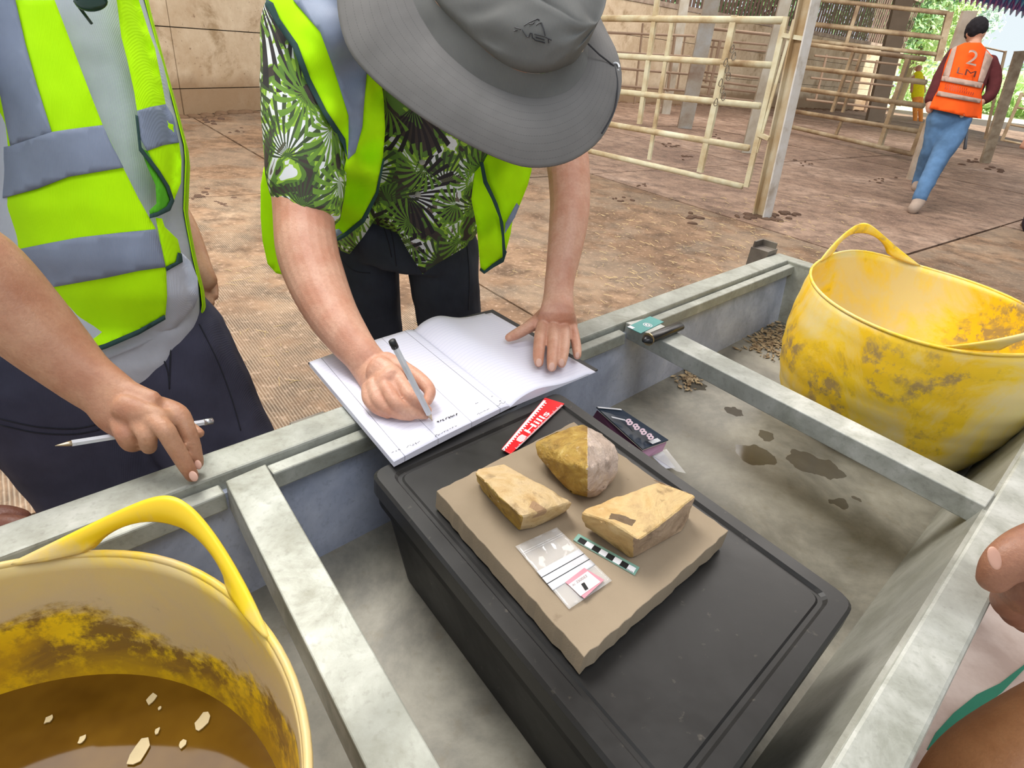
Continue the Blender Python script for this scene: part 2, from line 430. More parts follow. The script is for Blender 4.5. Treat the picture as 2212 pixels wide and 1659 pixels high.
# boarding above the back wall: single upright boards with gaps
M_board = mat('weathered_board', [(.3, (.13, .085, .065)), (.6, (.25, .16, .125)), (.8, (.36, .26, .21))], 3, .85, stretch=(3, 3, .5))
bw = empty('wall_boarding', wbk[1], None, None); bw['kind'] = 'structure'
bl = (B1-B0).length; A_ = Vector((B0.x, B0.y, 0))-wb*3.0; tot = bl+3.0; pitch = .165; k = 0; s = 0.0
me0 = None
while s < tot and k < 298:
    wdt = .108; j = random.uniform(-.008, .008)
    if me0 is None:
        q = [A_, A_+wb*wdt, A_+wb*wdt-wbk[5]*.014, A_-wbk[5]*.014]
        o = MB().hexa([p-A_ for p in q], [p-A_+Vector((0, 0, 1.75)) for p in q]); o = mesh('board', o.v, o.f, M_board); me0 = o.data
    else:
        o = bpy.data.objects.new('board', me0); COL.objects.link(o)
    o.parent = bw; o.location = A_+wb*(s+j)-wbk[5]*(.06+.01*random.random())+Vector((0, 0, 1.98+random.uniform(-.03, .02)))-Vector(bw.location)
    s += pitch*random.uniform(.95, 1.06); k += 1
M_rail = mat('barn_rail', [(.35, (.30, .22, .17)), (.6, (.47, .38, .30))], 5, .8)
for z_ in (2.10, 3.65):
    MB().beam(A_-wbk[5]*.0+Vector((0, 0, z_)), A_+wb*tot+Vector((0, 0, z_)), .06, .10).build('board_rail', M_rail, bw)
# corner post at the opening
M_pale = mat('lit_side_steel', [(.3, (.40, .34, .27)), (.5, (.66, .64, .60)), (.7, (.74, .74, .74))], 6, .6)  # pale copy: lit side of the column put into the flange colour
M_steel = mat('painted_steel_post', [(.3, (.30, .24, .17)), (.5, (.47, .43, .35)), (.7, (.60, .60, .55))], 3, .55, .1, stretch=(1, 1, .6))
def ipost(name, label, base, top_z, size, rot, mt=None, group=None, loc_tilt=None, web=True):
    "rolled steel column: two flanges, web, muddy foot"
    mt = mt or M_steel
    t = empty(name, base, label, 'post', group); ca, sa = math.cos(rot), math.sin(rot); X = Vector((ca, sa, 0)); Y = Vector((-sa, ca, 0))
    tip = Vector(loc_tilt) if loc_tilt is not None else base+Vector((0, 0, top_z))
    def pl(x0, x1, y0, y1):
        b = [base+X*x0+Y*y0, base+X*x1+Y*y0, base+X*x1+Y*y1, base+X*x0+Y*y1]; return MB().hexa(b, [p-base+tip for p in b])
    s_ = size/2
    pl(-s_, s_, -s_, -s_+.012).build('flange', M_pale, t); pl(-s_, s_, s_-.012, s_).build('flange', mt, t); pl(-.006, .006, -s_+.012, s_-.012).build('web', mt, t)
    ft = MB(); d_ = (tip-base).normalized()
    for a in range(9): ball(ft, base+Vector((random.uniform(-1, 1)*size*.8, random.uniform(-1, 1)*size*.8, 0)), (size*.4, size*.35, size*.12), None, 5)
    tag(ft.build('muck_heap', mat('muck_foot', (.13, .08, .05), 14, .9), t, True), kind='stuff')
    return t
def boxpost(name, label, pb, pt, hw, mt, cat='post', group=None, depth=None, bz=0.0):
    "upright given by its foot and head in the picture"
    base = onz(*pb, bz); n2 = Vector((1, 0, 0))
    top = on_vplane(pt[0], pt[1], base, base+Vector((1, .0, 0)))
    wd_ = 2*hw*dep_of(base)/F
    t = empty(name, base, label, cat, group)
    MB().beam(base, top, wd_, depth or wd_*.35, Vector((0, 1, 0))).build('shaft', mt, t)
    MB().beam(top, top+(top-base).normalized()*.012, wd_*1.04, (depth or wd_*.35)*1.04, Vector((0, 1, 0))).build('cap', mt, t)
    return t
# main column beside the gate
pb = onz(1645, 468); pt = on_vplane(1762, -60, pb, pb+Vector((1, 0, 0)))
M_post = mat('rusty_cream_steel', [(.25, (.22, .13, .06)), (.42, (.46, .33, .18)), (.55, (.62, .55, .40)), (.72, (.74, .72, .66))], 2.2, .5, .05, stretch=(1, 1, .5), bsc=30)
ipost('steel_column', 'tall muddy cream steel column standing between the two gates', pb, 5, .115, math.radians(38), M_post, loc_tilt=pt+(pt-pb).normalized()*2.2)
boxpost('steel_post', 'grey steel post rising behind the near gate just left of the tall column', (1612, 330), (1702, -20), 11, M_steel)
boxpost('steel_post', 'blue grey post with rusty foot behind the middle of the near gate', (1478, 277), (1545, -30), 15, mat('blue_rust_steel', [(.3, (.22, .12, .07)), (.48, (.40, .36, .30)), (.66, (.50, .55, .58))], 1.6, .5, .1))
boxpost('wall_post', 'dark upright post at the right end of the boarded wall', (1888, 262), (1958, -30), 17, mat('dark_post', (.24, .19, .14), 3, .8))
boxpost('thick_post', 'pale wooden post rising behind the man in the orange vest', (1972, 388), (2094, 26), 13, mat('pale_post', [(.35, (.42, .34, .26)), (.65, (.62, .54, .45))], 4, .8))
boxpost('gate_post', 'leaning wooden post with a peg at the open doorway, right of the man in orange', (2127, 352), (2204, 112), 10, mat('brown_post', [(.35, (.28, .22, .15)), (.65, (.50, .43, .32))], 6, .8))
boxpost('upright_beam', 'far grey upright against the boarding, first right of the hat', (1437, 246), (1482, -20), 9, M_steel, depth=.15)
# ---- gates
M_gate = mat('muddy_cream_paint', [(.28, (.30, .19, .09)), (.43, (.55, .44, .26)), (.58, (.70, .66, .46)), (.75, (.78, .77, .62))], 3.2, .55, .05, bsc=40)
M_gate2 = mat('brown_gate_paint', [(.3, (.22, .14, .08)), (.5, (.40, .30, .18)), (.7, (.56, .48, .33))], 3.2, .6, .05, bsc=40)
def gate(name, label, A, B, rails, stiles, mt, hw, group=None, cat='gate'):
    "rails / stiles: picture end points on the gate's own upright plane"
    g = empty(name, Vector((A.x, A.y, 0)), label, cat, group)
    def P(x, y, o=0.0):
        p = on_vplane(x, y, A, B); p.z = max(p.z, .03); return p
    for r in rails:
        h = r[4] if len(r) > 4 else hw; a, b = P(r[0], r[1]), P(r[2], r[3]); MB().tube([a, a.lerp(b, .5), b], h*dep_of(a.lerp(b, .5))/F, 10).build('rail', mt, g, True)
    for r in stiles:
        h = r[4] if len(r) > 4 else hw; a, b = P(r[0], r[1]), P(r[2], r[3]); m_ = a.lerp(b, .5); wd_ = 2*h*dep_of(m_)/F
        MB().beam(a, b, wd_, wd_*.7, Vector((B.y-A.y, A.x-B.x, 0)).normalized()).build('stile', mt, g)
    return g, P
GA = onz(1300, 327, .22); GB = onz(1605, 402, .22); GA.z = GB.z = 0
g1, P1_ = gate('cattle_gate', 'near cream tubular cattle gate hinged on the tall steel column', GA, GB,
     [(1150, 38, 1692, 44, 6.5), (1180, 112, 1668, 141, 6), (1180, 183, 1642, 229, 6), (1180, 245, 1618, 320, 6), (1160, 300, 1604, 403, 5.5)],
     [(1420, 0, 1381, 268, 5), (1452, 50, 1402, 345, 4), (1588, 33, 1512, 372, 6.5), (1698, 36, 1612, 404, 5.5), (1716, 42, 1634, 330, 3)], M_gate, 6)
MB().beam(P1_(1692, 76), P1_(1738, 84), .05, .03).build('hinge', M_gate, g1); MB().beam(P1_(1640, 290), P1_(1662, 300), .05, .03).build('hinge', M_gate, g1)
ch = MB(); c0 = P1_(1578, 105)
for i in range(9):
    cc = c0+Vector((.03*math.sin(i*2.1)+.0*i, -.06, -.05*i)); pts = [cc+Vector((math.cos(a)*.014, .01*math.sin(a*2), math.sin(a)*.03)) for a in [k*math.pi/4 for k in range(9)]]; ch.tube(pts, .004, 6)
tag(ch.build('gate_chain', mat('chain_steel', (.25, .22, .17), 30, .5, .5), None, True, c0), 'knotted rusty chain and twine hanging on the near gate stile', 'chain')
G2A = onz(1706, 275, .1); G2B = onz(1972, 335, .1); G2A.z = G2B.z = 0
gate('cattle_gate', 'second muddy tubular gate closing the pen between column and man in orange', G2A, G2B,
     [(1740, 95, 1998, 128, 4.5), (1738, 146, 2000, 178, 5), (1728, 192, 1995, 229, 5), (1714, 240, 1984, 284, 4.5), (1704, 273, 1970, 333, 4.5)],
     [(1965, 118, 1900, 318, 5), (1996, 266, 1970, 335, 5), (1848, 100, 1797, 242, 3.5), (1862, 116, 1820, 243, 3), (1818, 262, 1806, 291, 3)], M_gate2, 5)
G3A = onz(1716, 262); G3B = onz(2010, 300)
gate('pen_fence', 'tall rear pen fence of three rails with a broad end stile against the trees', G3A, G3B,
     [(1762, -2, 2049, 29, 4.5), (1752, 52, 2036, 82, 5), (1750, 88, 2030, 118, 4)], [(2052, 26, 2026, 132, 6.5), (1855, 8, 1822, 112, 3.5)], M_gate2, 5, cat='fence')
# far pen fences behind the near gate
def far(A, B, label, rails, stiles, hw=2.2): gate('pen_fence', label, A, B, rails, stiles, mat('far_rail_rust', (.36, .25, .17), 3, .7), hw, 'far pen fences', 'fence')
fa, fb = onz(1300, 262), onz(1490, 270)
far(fa, fb, 'rusty rear pen fence seen through the left half of the near gate', [(1290, 36, 1520, 42, 2.5), (1300, 70, 1500, 78, 2.5), (1310, 112, 1490, 122, 2.5), (1320, 146, 1485, 160, 2.5), (1322, 184, 1480, 196, 2.5)], [(1458, 78, 1442, 198, 2.5), (1389, 50, 1370, 225, 1.8), (1480, 80, 1462, 196, 1.5)])
fa, fb = onz(1480, 275), onz(1720, 300)
far(fa, fb, 'rusty stacked rails of the rear pen seen through the right half of the near gate', [(1536, 62, 1672, 76, 3), (1530, 86, 1668, 98, 2.2), (1528, 100, 1664, 112, 2), (1512, 126, 1655, 138, 2.2), (1518, 155, 1648, 170, 2.5), (1512, 172, 1646, 188, 2.5), (1508, 186, 1644, 200, 2.5), (1500, 205, 1640, 220, 2.5)], [(1556, 88, 1530, 205, 3), (1542, 90, 1524, 180, 2), (1668, 70, 1640, 215, 2)])
fa, fb = onz(1740, 270), onz(1940, 290)
far(fa, fb, 'dim rear rails behind the second gate, in front of the concrete wall', [(1760, 120, 1945, 140, 2.2), (1752, 168, 1930, 186, 2.2), (1742, 215, 1925, 236, 2.5)], [(1786, 118, 1762, 215, 2), (1895, 130, 1868, 240, 2)])
# doorway frame and the far gate outside
oA, oB = onz(2150, 330), onz(2300, 352)
gate('field_gate', 'thin field gate standing in sunlight outside the doorway', oA, oB, [(2204, 205, 2300, 220, 2), (2196, 232, 2300, 250, 2), (2178, 268, 2300, 292, 2), (2164, 302, 2300, 330, 2.2)], [(2208, 200, 2164, 304, 3)], M_gate2, 3)
tA, tB = onz(2100, 340), onz(2180, 350)
gate('pipe_frame', 'thin bent pipe frame at the doorway beside the leaning post', tA, tB, [(2126, 102, 2174, 113, 1.6), (2144, 152, 2162, 150, 2)], [(2172, 110, 2128, 300, 2.4)], M_gate2, 2, cat='frame')
# roof: main sheets over the barn and the striped canopy at the right
M_roof = mat('fibre_cement', (.34, .31, .28), 3, .9)
ce = MB()
for x0, x1, y0, y1 in ((-12, 18, -2.2, 24),): ce.box((x0, y0, 5.0), (x1, y1, 5.06))
tag(ce.build('ceiling', M_roof), kind='structure')
cA, cB = onz(2000, 330), onz(2260, 372); cu = (cB-cA).normalized(); cn = Vector((-cu.y, cu.x, 0))
e0 = on_vplane(2020, -14, cA, cB); e1 = on_vplane(2330, 62, cA, cB)
cv = []; cf = []; NR = 150
for i in range(NR+1):
    p = e0.lerp(e1, i/NR); h = .05*math.sin(i*2*math.pi/6)
    for s_, dz in ((-.0, 0), (5.5, .9)): cv += [p+cn*-s_+Vector((0, 0, h+dz)), p+cn*-s_+Vector((0, 0, h+dz+.012))]
for i in range(NR):
    a = i*4; b = a+4; cf += [(a, b, b+2, a+2), (a+1, a+3, b+3, b+1), (a, a+1, b+1, b)]
cm, nt, bs = nodes('blue_violet_roof_sheet'); w_ = N(nt, 'ShaderNodeTexNoise'); w_.inputs['Scale'].default_value = 2.0; nt.links.new(coords(nt), w_.inputs['Vector'])
nt.links.new(ramp(nt, w_.outputs['Fac'], [(.40, (.55, .16, .50)), (.5, (.25, .25, .75)), (.58, (.10, .55, .92))]), bs.inputs['Base Color']); bs.inputs['Roughness'].default_value = .4; bs.inputs['Transmission Weight'].default_value = .0  # noise mixes violet and blue over the sheet
tag(mesh('canopy_roof', cv, cf, cm, None, False, e0), 'corrugated roof sheet in blue and violet at the doorway', 'roof sheet')

# ---- outside: trees
def leafcloud(c, r, n, mats, size):
    mb = MB(); rng = random.Random(int(c.x*31+c.y))
    for i in range(n):
        d = Vector((rng.gauss(0, 1), rng.gauss(0, 1), rng.gauss(0, 1))).normalized()*(rng.random()**.35)
        p = c+Vector((d.x*r[0], d.y*r[1], d.z*r[2]))*(1+.25*noise.noise(d*2.5+c*.1)); a = Vector((rng.gauss(0, 1), rng.gauss(0, 1), rng.gauss(0, 1))).normalized(); b = a.orthogonal().normalized()
        s_ = size*rng.uniform(.6, 1.3); mb.add([p-a*s_, p+b*s_*.5, p+a*s_, p-b*s_*.5], [(0, 1, 2, 3)])
    return mb
M_leafs = [mat('leaf_yellow_green', [(.4, (.55, .78, .30)), (.6, (.82, .95, .55))], 1.2, .6), mat('leaf_pale', [(.4, (.45, .66, .50)), (.6, (.85, .95, .92))], 1.4, .5), mat('leaf_deep', [(.4, (.16, .34, .12)), (.6, (.36, .60, .25))], 1.2, .6)]
M_bark = mat('bark', (.2, .15, .1), 10, .9)
def tree(px_, py_base, dist, h, r, k, label, n=2600):
    b = onz(px_, 300, 0); dirv = Vector((b.x, b.y, 0)).normalized(); base = dirv*dist
    t = empty('tree', base, label, 'tree', 'trees beyond the barn')
    MB().tube([base, base+Vector((.1, 0, h*.4)), base+Vector((-.1, 0, h*.8))], [.28, .2, .08], 8).build('trunk', M_bark, t, True)
    for j in range(4):
        a = j*1.7; MB().tube([base+Vector((0, 0, h*(.35+.08*j))), base+Vector((math.cos(a)*r*.7, math.sin(a)*r*.7, h*(.6+.06*j)))], [.09, .03], 6).build('branch', M_bark, t, True)
    tag(leafcloud(base+Vector((0, 0, h*.6)), (r, r, h*.42), n*2, None, .14).build('foliage', M_leafs[k], t), kind='stuff')
tree(1905, 0, 38, 8.5, 2.2, 0, 'yellow green bushy tree in the opening next to the boarded wall', 5200)
tree(1972, 0, 44, 10.0, 2.0, 1, 'pale silvery tree above the head of the man in orange', 5200)
tree(2200, 0, 60, 3.0, 3.2, 2, 'low green tree on the horizon right of the leaning post', 3000)
tree(1810, 0, 31, 7.5, 2.6, 2, 'dark green tree showing through the board gaps, right part', 1800)
tree(1560, 0, 27, 6.5, 2.2, 2, 'dark green tree showing through the board gaps, middle part', 1800)
tree(1300, 0, 25, 6.0, 2.2, 2, 'dark green bush showing through the board gaps beside the hat', 1800)
hd = MB()
for i in range(34):
    b = onz(1930+i*12, 300, 0); dv = Vector((b.x, b.y, 0)).normalized()*(50+3*math.sin(i)); hd.v, hd.f = hd.v, hd.f
    q = leafcloud(dv+Vector((0, 0, .9)), (2.2, 1.5, 1.4), 170, None, .26); hd.add(q.v, q.f)
tag(hd.build('hedge', M_leafs[0], None, False, onz(2000, 300, 0)), 'long bright green hedge across the field outside', 'hedge', kind='stuff')

# ---------------------------------------------------------------- the trough
ZR, ZF = .70, .54
M_galv = galv('galvanised_rim', (.24, .24, .19), (.37, .38, .33), (.49, .50, .45), .48, .25, 16)
M_wallg = galv('galvanised_sky_tint', (.30, .34, .45), (.45, .50, .64), (.58, .63, .76), .5, .3, 11)  # blue sky reflection put into the wall colour
M_bar = galv('galvanised_bar', (.27, .28, .235), (.42, .43, .385), (.57, .58, .54), .45, .2, 18)
Af = onz(1682, 546, ZR); Ax = onz(592, 927, ZR); uA = (Af-Ax).normalized(); nA = Vector((uA.y, -uA.x, 0))
Bi = Vector((.605, .605, ZR)); uB = Vector((.699, .715, 0)).normalized()
LEN = 2.75
An = Af-uA*LEN
def meet(P, u, Q, v):
    d = u.x*(-v.y)+v.x*u.y; r = Q-P; t = (r.x*(-v.y)+v.x*r.y)/d; return P+u*t
Bf = meet(Bi, uB, Af, nA); Bn = meet(Bi, uB, An, nA)       # inner top line of the near side
trough = empty('feed_trough', Vector((An.x, An.y, 0)), 'long galvanised steel feed trough on angle iron legs with cross bars', 'trough')
RW = .05; up = Vector((0, 0, 1))
def off(p, a, b, z): q = p+uA*a+nA*b; return Vector((q.x, q.y, z))
# far side: rim, lip, wall
MB().hexa([off(An, 0, 0, ZR-.03), off(Af, 0, 0, ZR-.03), off(Af, 0, RW, ZR-.03), off(An, 0, RW, ZR-.03)], [off(An, 0, 0, ZR), off(Af, 0, 0, ZR), off(Af, 0, RW-.004, ZR), off(An, 0, RW-.004, ZR)]).build('rim', M_galv, trough, bevel=.003)
bgap = [onz(1344, 702, ZR), onz(1392, 688, ZR)]
def lip(sa, sb):
    a, b = Af-uA*sa, Af-uA*sb
    MB().hexa([off(a, 0, RW+.004, ZR-.034), off(b, 0, RW+.004, ZR-.034), off(b, 0, RW+.02, ZR-.032), off(a, 0, RW+.02, ZR-.032)], [off(a, 0, RW+.001, ZR-.008), off(b, 0, RW+.001, ZR-.008), off(b, 0, RW+.018, ZR-.010), off(a, 0, RW+.018, ZR-.010)]).build('lip', M_galv, trough, bevel=.002)
s1 = (Af-bgap[1]).dot(uA); s0 = (Af-bgap[0]).dot(uA); s2 = (Af-onz(575, 1003, ZR)).dot(uA); s3 = (Af-onz(487, 1037, ZR)).dot(uA)
lip(.03, s1-.005); lip(s0+.005, s2-.003); lip(s3+.005, LEN-.02)
MB().hexa([off(An, 0, .066, ZF-.01), off(Af, 0, .066, ZF-.01), off(Af, 0, .082, ZF-.01), off(An, 0, .082, ZF-.01)], [off(An, 0, .044, ZR-.02), off(Af, 0, .044, ZR-.02), off(Af, 0, .056, ZR-.02), off(An, 0, .056, ZR-.02)]).build('side_wall', M_wallg, trough)
# near side
nB = Vector((uB.y, -uB.x, 0))
def offB(p, b, z): q = p+nB*b; return Vector((q.x, q.y, z))
MB().hexa([offB(Bn, 0, ZR-.04), offB(Bf, 0, ZR-.04), offB(Bf, .042, ZR-.04), offB(Bn, .042, ZR-.04)], [offB(Bn, 0, ZR), offB(Bf, 0, ZR), offB(Bf, .042, ZR), offB(Bn, .042, ZR)]).build('rim', M_bar, trough, bevel=.004)
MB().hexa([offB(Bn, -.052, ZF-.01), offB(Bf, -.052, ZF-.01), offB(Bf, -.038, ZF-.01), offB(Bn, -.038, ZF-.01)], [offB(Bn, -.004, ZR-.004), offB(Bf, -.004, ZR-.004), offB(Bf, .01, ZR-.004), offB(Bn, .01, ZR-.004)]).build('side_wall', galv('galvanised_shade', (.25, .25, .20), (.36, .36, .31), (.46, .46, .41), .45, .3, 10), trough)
# ends
for (P, Q, s_) in ((Af, Bf, -1), (An, Bn, 1)):
    a, b = Vector(P), Vector(Q)+nB*.042; d_ = uA*s_
    MB().hexa([a+up*-.032, b+up*-.032, b+d_*.045+up*-.032, a+d_*.045+up*-.032], [a, b, b+d_*.045, a+d_*.045]).build('end_rim', M_galv, trough, bevel=.003)
    MB().hexa([a+d_*.05+up*(ZF-ZR-.01), b+d_*.05+up*(ZF-ZR-.01), b+d_*.065+up*(ZF-ZR-.01), a+d_*.065+up*(ZF-ZR-.01)], [a+d_*.03+up*-.01, b+d_*.03+up*-.01, b+d_*.045+up*-.01, a+d_*.045+up*-.01]).build('end_wall', M_galv, trough)
# floor sheet with wet patches
m_, nt, bs = nodes('trough_floor_metal'); tcn = N(nt, 'ShaderNodeNewGeometry'); v = tcn.outputs['Position']
n1 = noisetex(nt, v, 5, 8, .7, .25); n2 = noisetex(nt, v, 26, 6, .7); n4 = noisetex(nt, v, 2.2, 4)
c = ramp(nt, n1, [(.30, (.085, .08, .062)), (.46, (.185, .175, .145)), (.56, (.26, .245, .20)), (.70, (.36, .34, .28))])
c = mix(nt, ramp(nt, n2, [(.56, (0, 0, 0)), (.68, (.4,)*3)]), c, (.17, .14, .09))
sh = N(nt, 'ShaderNodeVectorMath', operation='SCALE'); nw = N(nt, 'ShaderNodeTexNoise'); nw.inputs['Scale'].default_value = 32; nt.links.new(v, nw.inputs['Vector'])
sub_ = N(nt, 'ShaderNodeVectorMath', operation='SUBTRACT'); nt.links.new(nw.outputs['Color'], sub_.inputs[0]); sub_.inputs[1].default_value = (.5, .5, .5)
nt.links.new(sub_.outputs[0], sh.inputs[0]); sh.inputs['Scale'].default_value = .035
pv = N(nt, 'ShaderNodeVectorMath', operation='ADD'); nt.links.new(v, pv.inputs[0]); nt.links.new(sh.outputs[0], pv.inputs[1])
msum = None
for (x, y, r) in ((1500, 830, .026), (1587, 890, .017), (1655, 942, .016), (1628, 982, .031), (1655, 990, .022), (1745, 998, .034), (1785, 1012, .03), (1815, 1085, .015), (1850, 1075, .007)):
    q = onz(x, y, ZF); dn = N(nt, 'ShaderNodeVectorMath', operation='DISTANCE'); nt.links.new(pv.outputs[0], dn.inputs[0]); dn.inputs[1].default_value = (q.x, q.y, ZF)
    k = math_(nt, 'LESS_THAN', dn.outputs['Value'], r); msum = k if msum is None else math_(nt, 'MAXIMUM', msum, k)
c = mix(nt, math_(nt, 'MULTIPLY', msum, .8), c, (.075, .065, .05)); nt.links.new(c, bs.inputs['Base Color']); bs.inputs['Metallic'].default_value = .25
rr = mix(nt, msum, ramp(nt, n1, [(.3, (.32,)*3), (.7, (.55,)*3)]), (.12, .12, .12)); nt.links.new(rr, bs.inputs['Roughness']); bump(nt, bs, n1, .12, .003)
M_tfloor = m_
a_, b_, c_, d_ = off(Af, 0, .06, ZF), offB(Bf, -.03, ZF), offB(Bn, -.03, ZF), off(An, 0, .06, ZF)
MB().hexa([p-up*.008 for p in (a_, b_, c_, d_)], [a_, b_, c_, d_]).build('bottom_sheet', M_tfloor, trough)
# cross bars (picture quad on the rim plane, drop)
def bar(q, th, name='cross_bar', mt=None):
    t = [onz(x, y, ZR) if not isinstance(x, Vector) else x for x, y in q]; MB().hexa([p-up*th for p in t], [p+up*.001 for p in t]).build(name, mt or M_bar, trough, bevel=.0015)
bar([(1352, 697), (1400, 687), (2151, 1065), (2129, 1096)], .03)
L0, L1, R0, R1 = onz(487, 1040, ZR), onz(700, 1475, ZR), onz(574, 1003, ZR), onz(860, 1500, ZR)
e1_, e2_ = meet(L0, (L1-L0).normalized(), Bi, uB), meet(R0, (R1-R0).normalized(), Bi, uB)
MB().hexa([p-up*.008 for p in (L0, R0, e2_, e1_)], [p+up*.001 for p in (L0, R0, e2_, e1_)]).build('cross_bar', M_galv, trough, bevel=.0015)
MB().hexa([p-up*.04 for p in (L0, L0+uA*.006, e1_+uA*.006, e1_)], [p-up*.005 for p in (L0, L0+uA*.006, e1_+uA*.006, e1_)]).build('cross_bar_flange', M_bar, trough)
# legs and corner bracket
M_leg = mat('dark_angle_iron', [(.3, (.12, .10, .085)), (.6, (.26, .23, .19))], 9, .5, .4)
for p, sx_, sy_ in ((Af, -1, 1), (Bf+nB*.05, 1, 1), (An, -1, -1), (Bn+nB*.05, 1, -1), (Af-uA*1.35, -1, 1), (Bf-uB*1.35+nB*.05, 1, 1)):
    q = Vector((p.x, p.y, 0))-nA*.025*(1 if sx_ < 0 else -1)-uA*.04
    tp = ZR+.028 if p is Af else ZR-.035
    lg = MB(); lg.hexa([q-uA*.025-nA*.025, q+uA*.025-nA*.025, q+uA*.025-nA*.02, q-uA*.025-nA*.02], [r+up*tp for r in (q-uA*.025-nA*.025, q+uA*.025-nA*.025, q+uA*.025-nA*.02, q-uA*.025-nA*.02)])
    lg.hexa([q+uA*.02-nA*.02, q+uA*.025-nA*.02, q+uA*.025+nA*.02, q+uA*.02+nA*.02], [r+up*tp for r in (q+uA*.02-nA*.02, q+uA*.025-nA*.02, q+uA*.025+nA*.02, q+uA*.02+nA*.02)])
    lg.build('leg', M_leg, trough)
MB().hexa([Af-uA*.07-nA*.052+up*-.06, Af-uA*.01-nA*.052+up*-.06, Af-uA*.01-nA*.002+up*-.06, Af-uA*.07-nA*.002+up*-.06], [Af-uA*.07-nA*.052+up*.012, Af-uA*.01-nA*.052+up*.012, Af-uA*.01-nA*.002+up*.012, Af-uA*.07-nA*.002+up*.012]).build('corner_bracket', M_leg, trough)

# ---------------------------------------------------------------- tubs
def tubmat(name, dirtlow):
    m_, nt, bs = nodes(name); v = coords(nt); n1 = noisetex(nt, v, 5.5, 8, .65, .6); n2 = noisetex(nt, v, 34, 6, .7); n3 = noisetex(nt, v, 3, 4)
    c = ramp(nt, n3, [(.3, (.78, .46, .006)), (.7, (.88, .64, .015))])
    sx = N(nt, 'ShaderNodeSeparateXYZ'); nt.links.new(v, sx.inputs[0]); z_ = sx.outputs['Z']
    if dirtlow:      # pale dried film above, brown tide line below
        h = math_(nt, 'ADD', z_, math_(nt, 'MULTIPLY', math_(nt, 'SUBTRACT', n1, .5), .22))
        c = mix(nt, ramp(nt, h, [(.165, (0, 0, 0)), (.18, (.78,)*3), (.235, (.55,)*3), (.262, (0, 0, 0))]), c, (.52, .43, .33))
        c = mix(nt, math_(nt, 'MULTIPLY', ramp(nt, h, [(.10, (0, 0, 0)), (.15, (1, 1, 1)), (.172, (1, 1, 1)), (.182, (0, 0, 0))]), ramp(nt, n2, [(.42, (0, 0, 0)), (.56, (.9,)*3)])), c, (.17, .09, .03))
        c = mix(nt, ramp(nt, h, [(.08, (.9,)*3), (.16, (0, 0, 0))]), c, (.42, .20, .008))
    else:
        c = mix(nt, ramp(nt, n1, [(.46, (0, 0, 0)), (.60, (.7,)*3)]), c, (.70, .60, .34))
        c = mix(nt, math_(nt, 'MULTIPLY', ramp(nt, n1, [(.40, (.8,)*3), (.47, (0, 0, 0))]), ramp(nt, n2, [(.45, (0, 0, 0)), (.55, (1, 1, 1))])), c, (.28, .19, .10))
    nt.links.new(c, bs.inputs['Base Color']); bs.inputs['Roughness'].default_value = .45; bs.inputs['Subsurface Weight'].default_value = .15
    bs.inputs['Subsurface Radius'].default_value = (.03, .02, .002); bump(nt, bs, n2, .15, .002); return m_
def tub(name, label, cx, cy, zb, H, rb, rt, ax, sq, hang, lift, mt, seg=96, bulge=0.02, shift=(0, 0), hin=.03, flare=.02):
    "flexible two-handled tub; ax = long axis angle, sq = squash, hang = handle angles"
    t = empty(name, Vector((cx, cy, zb)), label, 'tub'); nz = 22
    ca, sa = math.cos(ax), math.sin(ax)
    def lf(a): return sum(math.exp(-(((a-h+math.pi) % (2*math.pi)-math.pi)/.42)**2) for h in hang)*lift
    def pt(a, s, th):
        r = rb+(rt-rb)*s**.8+bulge*math.sin(math.pi*s)-th; e = 1+sq*s*math.cos(2*(a-ax)); z_ = zb+H*s+lf(a)*s**3
        return Vector((cx+shift[0]*s+math.cos(a)*r*e, cy+shift[1]*s+math.sin(a)*r*e, z_))
    V = []; Fs = []
    rows = [(i/nz, 0) for i in range(nz+1)]+[(1.0, .0045)]+[(i/nz, .0045) for i in range(nz-1, 0, -1)]
    for s, th in rows:
        for k in range(seg):
            rib = .0016*max(0, math.sin(s*2*math.pi*7)) if th == 0 and s > .15 else 0
            V.append(pt(2*math.pi*k/seg, max(s, .0) if th == 0 else max(s, .02), th-rib))
    for i in range(len(rows)-1):
        for k in range(seg): Fs.append((i*seg+k, i*seg+(k+1) % seg, (i+1)*seg+(k+1) % seg, (i+1)*seg+k))
    Fs.append(tuple(range(seg))[::-1]); Fs.append(tuple((len(rows)-1)*seg+k for k in range(seg)))
    mesh('shell', V, Fs, mt, t, True)
    rim = MB(); rim.tube([pt(2*math.pi*k/seg, 1.0, .001)+Vector((0, 0, .001)) for k in range(seg+1)], .003, 8, False); rim.build('rolled_rim', mt, t, True)
    for h in hang:
        V = []; Fs = []; n = 33; o_ = Vector((math.cos(h), math.sin(h), 0)); th = o_*.0042
        for i in range(n):      # ear that sweeps up out of the rim, with the grip opening left below it
            f = i/(n-1); q = (f-.5)*2; ao = h+q*.62*(1 if abs(q) > .0 else 1); ai = h+q*.27
            so = max(0, math.cos(q*math.pi/2))**1.5; si = max(0, 1-abs(q)**2.6)**.55
            lo_ = pt(ai, 1, .002)+up*(hin*si+.002)+o_*(flare*.6*si); hi_ = pt(ao, 1, .002)*(1-so)+pt(h+q*.36, 1, .002)*so+up*((hin+.026)*so**.8)+o_*(flare*so)
            V += [lo_-th, hi_-th, hi_+th, lo_+th]
        for i in range(n-1):
            for k in range(4): Fs.append((i*4+k, i*4+(k+1) % 4, (i+1)*4+(k+1) % 4, (i+1)*4+k))
        Fs += [(0, 1, 2, 3)[::-1], tuple((n-1)*4+k for k in range(4))]
        o = mesh('handle', V, Fs, mt, t, True); b = o.modifiers.new('s', 'SUBSURF'); b.levels = b.render_levels = 1
    return t, pt
